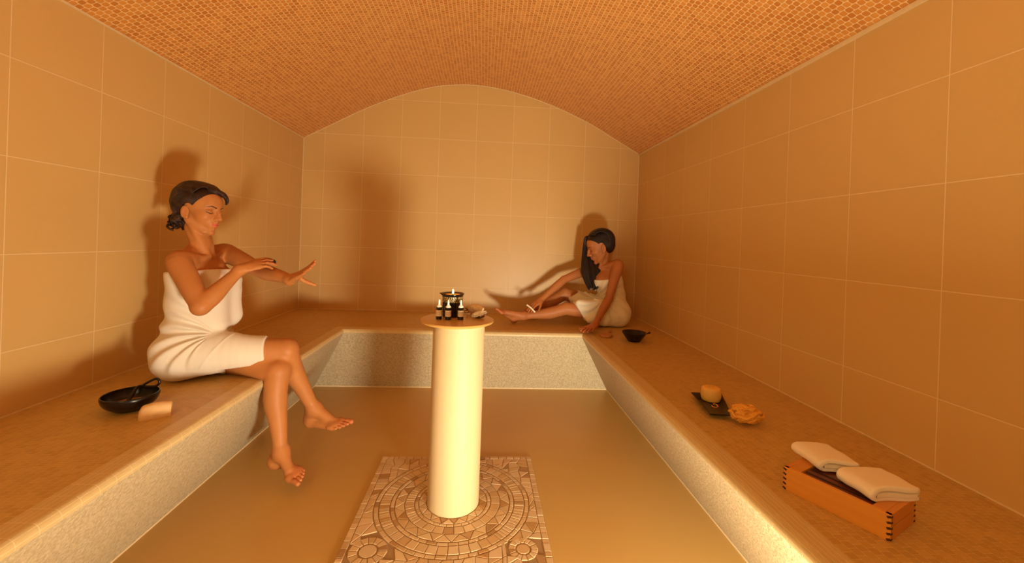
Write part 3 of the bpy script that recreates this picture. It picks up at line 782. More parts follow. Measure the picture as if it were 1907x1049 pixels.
        # light relaxation for even shading
        me = bpy.data.meshes.new(name)
        me.vertices.add(n); me.vertices.foreach_set('co', P.astype(np.float32).ravel())
        me.loops.add(len(F)*4); me.loops.foreach_set('vertex_index', F.astype(np.int32).ravel())
        me.polygons.add(len(F)); me.polygons.foreach_set('loop_start', np.arange(0, len(F)*4, 4, dtype=np.int32)); me.polygons.foreach_set('loop_total', np.full(len(F), 4, np.int32))
        me.update(calc_edges=True); me.validate()
        return me
def sm(x): x = np.clip(x, 0, 1); return x*x*(3-2*x)

def norm(v): v = np.asarray(v, float); return v/np.linalg.norm(v)
def frame(f, up):      # columns: forward, left, up
    f = norm(f); l = norm(np.cross(up, f)); u = np.cross(f, l); return np.column_stack([f, l, u])

def hand(F, wr, d, back, thumb, curl, spread, L=0.172, thumbp=None, wr_r=0.024, tcurl=.3):
    """wr wrist point, d direction to the knuckles, back = direction of the back of the hand,
       thumb = +1 if the thumb lies on the side of cross(d, back)."""
    d = norm(d); b = norm(np.asarray(back, float)-d*(np.asarray(back, float)@d)); s = np.cross(d, b)*thumb    # s points to the thumb side
    k = L/0.172
    R = np.column_stack([d, s, b])
    wr = np.asarray(wr, float)
    F.ell(wr+d*0.046*k+b*0.001, (0.050*k, 0.036*k, 0.0145*k), 0.012, R)
    F.ell(wr+d*0.070*k-b*0.002, (0.022*k, 0.0385*k, 0.012*k), 0.008, R)
    F.cap(wr-d*.004, wr+d*0.03*k, wr_r*.92, 0.018*k, 0.016)
    F.ell(wr+d*0.028*k+s*0.022*k-b*0.006, (0.026*k, 0.014*k, 0.013*k), 0.010, R)
    spec = [(0.028, 0.086, (0.039, 0.024, 0.019), 0.0082), (0.0095, 0.090, (0.043, 0.027, 0.020), 0.0084), (-0.010, 0.087, (0.040, 0.025, 0.019), 0.0080), (-0.0275, 0.079, (0.031, 0.019, 0.016), 0.0070)]
    tips = []
    for i, (sy_, bx_, seg, r) in enumerate(spec):
        cu = curl[i] if hasattr(curl, '__len__') else curl
        a0 = spread*(1.5-i)/1.5*.5
        dd = norm(d*math.cos(a0)+s*math.sin(a0)); p = wr+d*bx_*k*.86+s*sy_*k+b*.001
        pts = [p]; ang = 0; rad = [r*1.08]
        for j, (sg, w_) in enumerate(zip(seg, (0.55, 1.0, 0.7))):
            ang += cu*w_; q = pts[-1]+(dd*math.cos(ang)-b*math.sin(ang))*sg*k; pts.append(q); rad.append(r*(0.98, 0.90, 0.74)[j])
        rad = [x*k for x in rad]
        F.cap(pts[0]-dd*.012*k, pts[0]+(pts[1]-pts[0])*.5, rad[0], rad[0]*.97, 0.006)
        for j in range(3): F.cap(pts[j]+(0 if j else 1)*(pts[1]-pts[0])*.1, pts[j+1], rad[j], rad[j+1], 0.0022)
        tips.append(pts)
    if thumbp is None: thumbp = (0.75, 0.62, -0.22)
    t0 = wr+d*0.022*k+s*0.022*k-b*.004; td = norm(d*thumbp[0]+s*thumbp[1]+b*thumbp[2])
    t1 = t0+td*0.040*k; td2 = norm(td*math.cos(tcurl)+d*math.sin(tcurl)); t2 = t1+td2*0.030*k; t3 = t2+norm(td2+d*.15*tcurl)*0.024*k
    F.cap(t0, t1, .0135*k, .0100*k, .010); F.cap(t1, t2, .0096*k, .0088*k, .003); F.cap(t2, t3, .0088*k, .0070*k, .002)
    return R, tips

def foot(F, ank, heel, d, up, big, L=0.232, toecurl=0.15):
    """ank ankle joint, heel = heel point, d heel-to-toe direction, up = away from the sole, big = +1 if the big toe is on cross(up,d) side"""
    d = norm(d); u = norm(np.asarray(up, float)-d*(np.asarray(up, float)@d)); s = np.cross(u, d)*big; k = L/0.232
    ank = np.asarray(ank, float); heel = np.asarray(heel, float); R = np.column_stack([d, s, u])
    F.ell(heel+d*.006+u*.002, (.030*k, .026*k, .027*k), .020, R)
    F.cap(ank, heel+d*.012+u*.006, .030*k, .026*k, .022)
    F.cap(ank+u*.03-d*.022, heel+u*.020-d*.002, .014*k, .016*k, .018)      # achilles
    ball = heel+d*0.158*k-u*.006
    F.cap(ank+d*.010, ball+d*-.03+u*.016+s*.004, .030*k, .020*k, .028)
    F.cap(heel+d*.02-s*.010, ball-s*.022-d*.008+u*.0, .020*k, .014*k, .020)   # outer edge
    F.ell(ball+u*.006-d*.008, (.036*k, .037*k, .015*k), .016, R)
    F.ell(ball+s*.022+u*.002, (.020*k, .015*k, .015*k), .010, R)
    F.ell(ank+s*.022+u*.002, (.012, .008, .012), .010, R); F.ell(ank-s*.022-u*.004, (.012, .008, .012), .010, R)
    ts = [(.026, .012, .052, .0115), (.0065, .014, .042, .0080), (-.0085, .009, .037, .0074), (-.022, .002, .032, .0070), (-.034, -.008, .027, .0068)]
    for i, (sy_, bx_, ln, r) in enumerate(ts):
        p = ball+s*sy_*k+d*bx_*k+u*.003; e1 = p+norm(d+u*.10+s*(.04*(2-i)*-.3))*ln*.5*k; e2 = e1+norm(d-u*toecurl)*ln*.42*k
        F.cap(p-d*.016, p+d*.004, r*1.05*k, r*k, .008); F.cap(p, e1, r*k, r*.95*k, .0022); F.cap(e1, e2, r*.96*k, r*.92*k, .002)
        
def head(F, o, R, k=1.0, nose=1.0, ear=(1, -1)):
    o = np.asarray(o, float); H = lambda x, y, z: o+R@(np.array([x, y, z])*k)
    E = lambda c, r, kk, mode='u', RR=None: F.ell(H(*c), np.array(r)*k, kk, R if RR is None else R@RR, mode)
    C = lambda a, b, ra, rb, kk, mode='u': F.cap(H(*a), H(*b), ra*k, rb*k, kk, mode)
    E((-.014, 0, .034), (.094, .073, .080), .02)
    E((.030, 0, -.014), (.058, .0575, .086), .018)
    E((.028, 0, .045), (.060, .060, .050), .025)           # forehead
    for s in (1, -1):
        E((.052, s*.033, -.022), (.028, .024, .024), .02)     # cheek
        C((-.004, s*.052, -.050), (.054, s*.020, -.096), .014, .0125, .014)   # jaw line
        C((.078, s*.012, .028), (.064, s*.044, .030), .0085, .0075, .012)    # brow ridge
    E((.073, 0, -.100), (.0155, .017, .0135), .014)            # chin
    E((.074, 0, -.060), (.020, .026, .022), .020)            # mouth mound
    for s in (1, -1):
        E((.091, s*.033, .003), (.016, .018, .010), .010, 's')   # eye socket
        E((.0705, s*.0325, .000), (.0135, .0155, .0120), .004)       # closed lid over the eyeball
    C((.083, 0, .022), (.098, 0, -.006), .0065, .0070, .010)    # nose bridge
    C((.096, 0, -.004), (.1085*nose+.0*(1-nose), 0, -.030), .0066, .0090, .008)
    for s in (1, -1):
        E((.0965, s*.0125, -.034), (.0105, .0068, .0075), .006)
    E((.084, 0, -.030), (.017, .0165, .0150), .008)
    C((.0925, 0, -.0445), (.0925, 0, -.050), .0045, .0045, .006)
    # lips
    for s in (1, -1):
        C((.0945, s*.004, -.0565), (.084, s*.0215, -.0600), .0042, .0022, .0025)
        C((.0930, s*.004, -.0660), (.083, s*.0205, -.0615), .0048, .0020, .0025)
    C((.101, 0, -.0612), (.090, .019, -.0610), .0010, .0008, .0012, 's'); C((.101, 0, -.0612), (.090, -.019, -.0610), .0010, .0008, .0012, 's')
    for s in ear:      # ears
        Re = rotz(s*-.35)
        E((-.008, s*.0770, -.018), (.0170, .0055, .0300), .004, 'u', Re@rotx(s*.12)@roty(-.18))
        E((-.003, s*.0835, -.013), (.0090, .0050, .0175), .003, 's', Re@roty(-.18))
        C((.004, s*.073, -.044), (.003, s*.0745, -.040), .006, .007, .005)
    return H

# skin material; masks are read in head coordinates stored on the vertices
def skin_mat(name, base, deep, hair_c, lip_c, lash=1.0, nails=True):
    g = G(name, 0.52, 0.28)
    n1 = g.noise(g.pos(), 14, 3); n2 = g.noise(g.pos(), 220, 2)
    c = g.mix(g.ramp(n1, .3, .7), base, tuple(b*.92 for b in base))
    q = g.sep(g.attr('hl', 'v')); X, Y, Z = q[0], q[1], q[2]; aY = g.ma('ABSOLUTE', Y)
    rr = g.attr('ruddy', 'f'); c = g.mix(rr, c, deep)
    front = g.ramp(X, .045, .055)
    def seg(y0, z0, y1, z1, w0, w1=None, soft=.0012):
        # soft tapered stroke in the (|y|, z) plane of the face
        dy, dz = y1-y0, z1-z0; L2 = dy*dy+dz*dz
        py = g.ma('SUBTRACT', aY, y0); pz = g.ma('SUBTRACT', Z, z0)
        t = g.ma('DIVIDE', g.ma('ADD', g.ma('MULTIPLY', py, dy), g.ma('MULTIPLY', pz, dz)), L2, clamp=True)
        ex = g.ma('SUBTRACT', py, g.ma('MULTIPLY', t, dy)); ez = g.ma('SUBTRACT', pz, g.ma('MULTIPLY', t, dz))
        d = g.ma('SQRT', g.ma('ADD', g.ma('MULTIPLY', ex, ex), g.ma('MULTIPLY', ez, ez)))
        wv = g.ma('ADD', g.ma('MULTIPLY', t, (w1 if w1 is not None else w0)-w0), w0)
        return g.ramp(g.ma('SUBTRACT', d, wv), -soft*.3, soft, 1.0, 0.0)
    def mx(*a):
        r = a[0]
        for b in a[1:]: r = g.ma('MAXIMUM', r, b)
        return r
    lips = g.ma('MULTIPLY', mx(seg(.003, -.0570, .020, -.0603, .0040, .0016), seg(.002, -.0655, .0185, -.0620, .0052, .0018), seg(.0, -.0612, .021, -.0606, .003, .001)), front)
    c = g.mix(g.ma('MULTIPLY', lips, .85), c, lip_c)
    c = g.mix(g.ma('MULTIPLY', g.ma('MULTIPLY', seg(.0, -.0612, .0205, -.0610, .0006, .0003, .0010), front), .75), c, tuple(x*.25 for x in lip_c))
    brow = g.ma('MULTIPLY', mx(seg(.013, .0200, .034, .0265, .0022, .0019), seg(.034, .0265, .049, .0205, .0019, .0007)), front)
    c = g.mix(g.ma('MULTIPLY', brow, .95), c, hair_c)
    ls = g.ma('MULTIPLY', mx(seg(.0190, -.0045, .032, -.0090, .0010, .0017), seg(.032, -.0090, .0470, -.0040, .0017, .0018)), front)
    c = g.mix(g.ma('MULTIPLY', ls, .92*lash), c, tuple(x*.6 for x in hair_c))
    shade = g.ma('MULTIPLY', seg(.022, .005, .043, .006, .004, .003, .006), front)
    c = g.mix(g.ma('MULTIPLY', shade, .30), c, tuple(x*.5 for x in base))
    c = g.mix(g.ma('MULTIPLY', g.attr('nail', 'f'), .6), c, (.80, .42, .30))
    g.col(c); g.bump(n2, .06, .0008)
    g.b.inputs['Subsurface Weight'].default_value = .12; g.b.inputs['Subsurface Radius'].default_value = (.02, .008, .004); g.b.inputs['Subsurface Scale'].default_value = .5
    return g.m
def set_attr(me, name, arr, typ='FLOAT'):
    a = me.attributes.new(name, 'FLOAT_VECTOR' if typ == 'V' else 'FLOAT', 'POINT')
    a.data.foreach_set('vector' if typ == 'V' else 'value', np.ascontiguousarray(arr, dtype=np.float32).ravel())
def coords(me):
    a = np.empty(len(me.vertices)*3, np.float32); me.vertices.foreach_get('co', a); return a.reshape(-1, 3)
def face_attrs(me, o, R, k, ruddy_pts=()):
    P = coords(me).astype(float); L = ((P-o)@R)/k
    far = (np.linalg.norm(L-np.array([.03, 0, -.01]), axis=1) > .125); L[far] = (-.5, 0, 0)
    set_attr(me, 'hl', L, 'V')
    rd = np.zeros(len(P))
    for c, r, s in ruddy_pts:
        dd = np.linalg.norm(P-np.asarray(c), axis=1); rd = np.maximum(rd, s*sm(1-dd/r))
    set_attr(me, 'ruddy', rd)
    return P, L
def hair_mat(name, a, b, rough=.38):
    g = G(name, rough, .35); q = g.attr('hs', 'v'); n = g.noise(g.scale(g.pos(), (1, 1, 1)), 30, 3)
    s = g.noise(q, 1.0, 4, .7)
    g.col(g.mix(g.ramp(g.ma('ADD', g.ma('MULTIPLY', s, .8), g.ma('MULTIPLY', n, .2)), .42, .66), a, b)); g.bump(s, .9, .004); return g.m
def towel_mat(name, c):
    g = G(name, .92, .08); n = g.noise(g.pos(), 420, 2, .7); n2 = g.noise(g.pos(), 5, 2)
    g.col(g.mix(n2, c, tuple(x*.97 for x in c))); g.bump(n, .45, .0012)
    g.b.inputs['Sheen Weight'].default_value = .15; return g.m

# ------------------------------------------------------------------ woman seated on the left bench
def left_woman():
    root = empty('person', (.32, -1.76, HB), 'short-haired woman in a white towel sitting with crossed legs on the left bench', 'person')
    ho = aty(375, 391, -1.765)+np.array([-.004, 0, -.002]); HR = frame(rotz(math.radians(-8))@np.array([math.cos(.11), 0, -math.sin(.11)]), (.0, .0, 1)); HR = HR@rotx(math.radians(-3)); HK = .94
    bands = dict(x=[(ho[0]-.09, ho[0]+.125, .0018), (.55, .98, .0026)], y=[(ho[1]-.095, ho[1]+.095, .0019), (-1.95, -1.75, .0026)], z=[(ho[2]-.135, ho[2]+.12, .0018), (.88, 1.02, .0024), (.0, .28, .0030)])
    xs = axis_grid(.13, 1.09, bands['x'], .0040); ys = axis_grid(-2.09, -1.50, bands['y'], .0038); zs = axis_grid(-.005, 1.36, bands['z'], .0040)
    F = Field(xs, ys, zs)
    A = lambda x, y, Y: aty(x, y, Y)
    # torso
    pel = np.array([.315, -1.755, .565])
    F.ell(pel, (.110, .155, .105), .03)
    for s in (-1, 1): F.ell(pel+np.array([-.020, s*.080, -.012]), (.100, .090, .100), .03)
    F.ell((.315, -1.76, .700), (.098, .125, .13), .05)
    F.ell((.318, -1.76, .845), (.098, .135, .13), .05)
    F.ell((.315, -1.76, .935), (.080, .140, .070), .04)
    for s in (-1, 1): F.ell((.388, -1.76+s*.066, .872), (.052, .062, .058), .035)
    SR = A(333, 487, -1.925); SL = A(420, 470, -1.600); NB = A(372, 462, -1.765); NB[0] -= .0; NT = A(366, 428, -1.765)
    F.cap(SR+(.000, .03, -.004), NB+(-.014, -.03, -.018), .040, .034, .03); F.cap(SL+(-.0, -.03, -.004), NB+(-.014, .03, -.018), .038, .034, .03)
    F.chain([NB+(0, 0, -.03), NB+(.002, 0, .03), NT+(-.006, 0, .01), ho+HR@np.array([-.02, 0, -.03])], [.052, .0415, .0405, .044], .014)
    # sterno-mastoid and collar bones
    for s in (-1, 1):
        F.cap(NB+(.050, s*.014, -.035), ho+HR@np.array([-.012, s*.052, -.040]), .009, .011, .016)
        F.cap(NB+(.052, s*.018, -.040), (SR if s < 0 else SL)+(.012, 0, .018), .0085, .008, .016)
    H = head(F, ho, HR, HK)
    # near (right) arm
    ER = A(374, 571, -2.010); WR = A(447, 503, -1.885)
    F.chain([SR+(0, .045, .0), SR, SR*.62+ER*.38, SR*.25+ER*.75, ER], [.036, .0445, .0430, .0385, .0325], .018)
    F.chain([ER, ER*.74+WR*.26+(0, 0, -.002), ER*.4+WR*.6, WR], [.0330, .0370, .0290, .0215], .014)
    F.ell(ER+(-.003, -.003, -.005), (.029, .027, .027), .012)
    tip = A(506, 489, -1.80); dR = norm(tip-WR)
    Rh, tipsR = hand(F, WR, norm(dR+np.array([0, 0, .12])), (-.05, -.62, .70), -1, [.30, .34, .36, .42], .16, .162, thumbp=(.80, .30, -.55), tcurl=.5)
    # far (left) arm
    EL = A(479, 501, -1.705); WL = A(541, 521, -1.830)
    F.chain([SL+(0, -.045, 0), SL, SL*.6+EL*.4, SL*.25+EL*.75, EL], [.036, .0430, .0415, .0370, .0325], .018)
    F.chain([EL, EL*.7+WL*.3+(.0, 0, -.003), EL*.35+WL*.65, WL], [.0325, .0355, .0285, .0215], .014)
    tipL = A(590, 494, -1.900); dL = norm(tipL-WL)
    vw = norm(WL-CAMP); bL = norm(np.cross(vw, dL)); bL = bL if bL[2] > 0 else -bL; bL = norm(bL-.30*vw)
    hand(F, WL, norm(dL), bL, -1, [-.12, -.06, -.04, -.02], .34, .160, thumbp=(.10, .22, -1.0), tcurl=.35)
    # legs: near (right) leg crossed over the far one
    HRp = np.array([.315, -1.845, .560]); KR = A(533, 652, -1.750); AR = A(584, 762, -1.665)
    HLp = np.array([.315, -1.670, .535]); KL = A(517, 692, -1.800); AL = A(523, 843, -1.835)
    F.chain([HRp, HRp*.66+KR*.34+(0, 0, .004), HRp*.3+KR*.7, KR], [.086, .077, .062, .0535], .03)
    F.chain([KR, KR*.80+AR*.20+(-.008, 0, 0), KR*.62+AR*.38+(-.014, 0, 0), KR*.35+AR*.65+(-.006, 0, 0), AR], [.0535, .0470, .0465, .0355, .0265], .006)
    F.chain([HLp, HLp*.66+KL*.34+(0, 0, -.000), HLp*.3+KL*.7+(0, 0, .004), KL], [.084, .074, .062, .054], .03)
    F.chain([KL, KL*.80+AL*.20+(-.010, 0, 0), KL*.62+AL*.38+(-.014, 0, 0), KL*.35+AL*.65+(-.006, 0, 0), AL], [.0545, .0490, .0480, .0365, .0275], .006)
    hR = A(576, 784, -1.650); tR = A(648, 791, -1.720); dfR = norm(tR-hR)
    foot(F, AR, hR, dfR, norm(np.array([.1, -.25, 1.0])), 1, .235, .1)
    hL = A(510, 861, -1.815); tL = A(558, 889, -1.915); dfL = norm(tL-hL)
    foot(F, AL, hL, norm(dfL), norm(np.array([.45, -.55, .7])), -1, .222, .1)
    me = F.mesh('body')
    rud = [(tR, .09, .5), (hR, .05, .4), (tL, .09, .5), (hL, .05, .4), (tipL, .09, .5), (tip, .06, .3), (ER, .05, .3), (H(.06, -.035, -.025), .03, .25), (H(.06, .035, -.025), .03, .25), (KL, .08, .25), (KR, .07, .2)]
    face_attrs(me, ho, HR, HK, rud); set_attr(me, 'nail', np.zeros(len(me.vertices)))
    body = link('body', me, skin_mat('warm_tanned_skin', (0.47, 0.175, 0.048), (0.53, 0.135, 0.050), (0.035, 0.012, 0.006), (0.60, 0.10, 0.06)), root)
    print('BODY', len(me.vertices), 'knee', KR, KL, 'ank', AR, AL, 'head', ho)
    # ---------------- towel
    tx = axis_grid(.12, .72, [], .0036); ty = axis_grid(-1.98, -1.52, [], .0040); tz = axis_grid(HB-.004, 1.0, [], .0036)
    W = Field(tx, ty, tz)
    W.ell(pel, (.121, .166, .116), .03)
    for s in (-1, 1): W.ell(pel+np.array([-.020, s*.080, -.006]), (.112, .101, .108), .03)
    W.ell((.315, -1.76, .700), (.112, .138, .14), .06)
    W.ell((.318, -1.76, .845), (.108, .145, .14), .06)
    W.ell((.315, -1.76, .930), (.092, .150, .075), .05)
    for s in (-1, 1): W.ell((.392, -1.76+s*.064, .872), (.056, .068, .062), .05)
    # front fall of the towel from bust to lap
    W.cap((.395, -1.70, .86), (.430, -1.690, .715), .055, .045, .05); W.cap((.395, -1.80, .86), (.405, -1.790, .70), .055, .050, .05)
    W.chain([HRp+(0, 0, .002), HRp*.66+KR*.34+(0, 0, .006), HRp*.3+KR*.7, KR], [.098, .090, .071, .062], .03)
    lapn = HLp*.4+KL*.6
    W.chain([HLp+(0, 0, .002), HLp*.66+KL*.34, lapn], [.094, .082, .062], .04)
    X, Y, Z = W.grids()
    # folds: gather lines radiating from the lap towards back and hip
    gx, gz = .44, .655
    ang = np.arctan2(Z-gz, -(X-gx)); rad = np.sqrt((X-gx)**2+(Z-gz)**2)
    fold = np.sin(ang*15+3.2*np.sin(rad*12+Y*4)+Y*9)*sm((.34-rad)/.20)*sm(rad/.05)
    fold *= sm((ang+1.35)/.5)*sm((1.25-ang)/.5)
    lower = sm((HB+.08-Z)/.06)
    w2 = np.sin((Z*1.0+X*.75)*62+Y*11+2*np.sin(Z*22+Y*8))*sm((.90-Z)/.06)*sm((Z-.64)/.06)*.6
    rdg = np.exp(-(((X-.475)*.86+(Z-.600)*(-.50))/.0045)**2)*sm((Z-HB-.05)/.03)*(Y < -1.70)
    W.d = (W.d-.0026*rdg-.0072*fold*(1-lower)-.0030*w2-.0016*np.sin(X*40+Z*17+Y*23)).astype(np.float32)
    # waist pinch behind
    # top edge and hem
    hp = A(499, 640, -1.75); dth = norm(KR-HRp)
    topz = .926
    W.plane((.32, -1.76, topz), (-.10, .05, 1), .006)
    W.plane(hp, norm(dth+np.array([.0, 0, .08])), .004)
    # hem on the underside: the towel opens below the near thigh
    h2 = A(410, 690, -1.84)
    nrm = norm(np.array([.80, 0, -.62]))
    W.plane(A(413, 684, -1.86), nrm*1.0, .004) if False else None
    dcut = ((X-h2[0])*.78+(Z-h2[2])*(-.45)).astype(np.float32)
    dlow = (Z-(h2[2]+.006+(X-h2[0])*.10)).astype(np.float32)     # above this line the cut does not apply
    W.d = np.maximum(W.d, np.minimum(dcut, -dlow))
    W.plane((0, 0, HB+.002), (0, 0, -1), .012)
    mt = W.mesh('towel')
    link('towel', mt, towel_mat('white_towel_cloth', (0.76, 0.655, 0.53)), root)
    # hem band
    # ---------------- hair
    hx = axis_grid(ho[0]-.20, ho[0]+.12, [], .0024); hy = axis_grid(ho[1]-.12, ho[1]+.12, [], .0028); hz = axis_grid(ho[2]-.15, ho[2]+.145, [], .0024)
    Q = Field(hx, hy, hz)
    Q.ell(H(-.020, 0, .046), np.array((.102, .083, .084))*HK, .02, HR)
    Q.ell(H(-.055, 0, .020), np.array((.066, .077, .075))*HK, .03, HR)
    pl = H(.0, 0, 0); nn = HR@norm(np.array([.80, 0, -.60]))
    XX, YY, ZZ = Q.grids(); lx = ((XX-ho[0])*HR[0, 0]+(YY-ho[1])*HR[1, 0]+(ZZ-ho[2])*HR[2, 0])/HK; ly = ((XX-ho[0])*HR[0, 1]+(YY-ho[1])*HR[1, 1]+(ZZ-ho[2])*HR[2, 1])/HK; lz = ((XX-ho[0])*HR[0, 2]+(YY-ho[1])*HR[1, 2]+(ZZ-ho[2])*HR[2, 2])/HK
    cut = .80*lx-.60*lz-.0165+.25*np.maximum(0, np.abs(ly)-.03)-.004*np.sin(ly*120)
    ecut = -(np.sqrt(((lx+.002)/.026)**2+((lz+.010)/.036)**2)-1)*.02     # leave the ears free
    ecut = np.where(np.abs(ly) > .055, ecut, -1)
    Q.d = np.maximum(Q.d, np.maximum(cut, ecut)*HK).astype(np.float32)
    rr = random.Random(3)
    # combed locks running from the hairline back to the nape
    for i in range(46):
        u = (i+.5)/46*2-1; lat = u*1.25
        pts = []; rad = []
        for t in np.linspace(0, 1, 12):
            th = math.radians(52)+t*math.radians(165)      # over the crown, front to nape
            yy = math.sin(lat)*(.084+.004*rr.random())
            rx = math.cos(lat)**.6
            x = -.020+.105*math.cos(th)*max(.55, rx); z = .046+.088*math.sin(th)*rx**.5-(.0 if abs(u) < .6 else (abs(u)-.6)*.06)
            pts.append(H(x, yy*(1-.12*t*abs(u)), z-.01*abs(u)*t)); rad.append((.0042+.002*rr.random())*(1 if t > .05 else .7))
        Q.chain(pts, rad, .0035)
    # waved front lock over the far temple
    Q.chain([H(.045, .010, .108), H(.070, .036, .094), H(.078, .054, .074), H(.076, .063, .058), H(.070, .067, .048)], [.009, .0110, .0095, .007, .004], .008, n=4)
    Q.chain([H(.050, -.020, .104), H(.074, .008, .098), H(.084, .036, .078)], [.010, .010, .006], .010, n=4)
    # curls at nape
    for i in range(44):
        a = rr.uniform(-1.25, 1.25); x0 = -.070-.018*math.cos(a)+rr.uniform(-.012, .012); y0 = math.sin(a)*.066; z0 = rr.uniform(-.075, -.008)
        if abs(y0) > .045: x0 += .034
        pts = []; rad = []; ph = rr.uniform(0, 6); Rr_ = rr.uniform(.007, .015); Lz = rr.uniform(.035, .062)
        for t in np.linspace(0, 1, 10):
            pts.append(H(x0-.022*t+Rr_*math.cos(ph+t*5.5)+.012*t*t, y0*(1+.15*t)+Rr_*math.sin(ph+t*5.5), z0-Lz*t+.012*t*t)); rad.append(.0060*(1-.55*t)+.0012)
        Q.chain(pts, rad, .003, n=2)
    Q.ell(H(-.064, 0, -.045), np.array((.036, .066, .046))*HK, .012, HR)
    mh = Q.mesh('hair')
    P = coords(mh).astype(float); Lh = (P-ho)@HR
    th = np.arctan2(Lh[:, 2]-.04, Lh[:, 0]+.02)
    lat = np.arctan2(Lh[:, 1], np.sqrt((Lh[:, 0]+.02)**2+(Lh[:, 2]-.04)**2)); set_attr(mh, 'hs', np.stack([lat*42, th*1.6, np.zeros(len(P))], 1), 'V')
    link('hair', mh, hair_mat('dark_brown_hair', (0.006, 0.002, 0.001), (0.085, 0.026, 0.011)), root)
    er = H(.003, -.0785, -.036)
    MB().lathe(er, [(0, -.002), (.0018, -.001), (.002, 0), (.0018, .001), (0, .002)], 10, cap=False).build('earring', plain('gold', (.9, .6, .25), .2, metal=1), root, smooth=True)
    # dark stone held in the near hand
    st = A(505, 486, -1.785)
    o = blob('massage_stone', st+np.array([-.006, .010, -.004]), (.022, .016, .012), plain('black_polished_stone', (.02, .012, .012), .25), None, None, .04, sub=4)
    tag(o, 'small black massage stone held in the fingers of the woman on the left', 'stone')
left_woman()

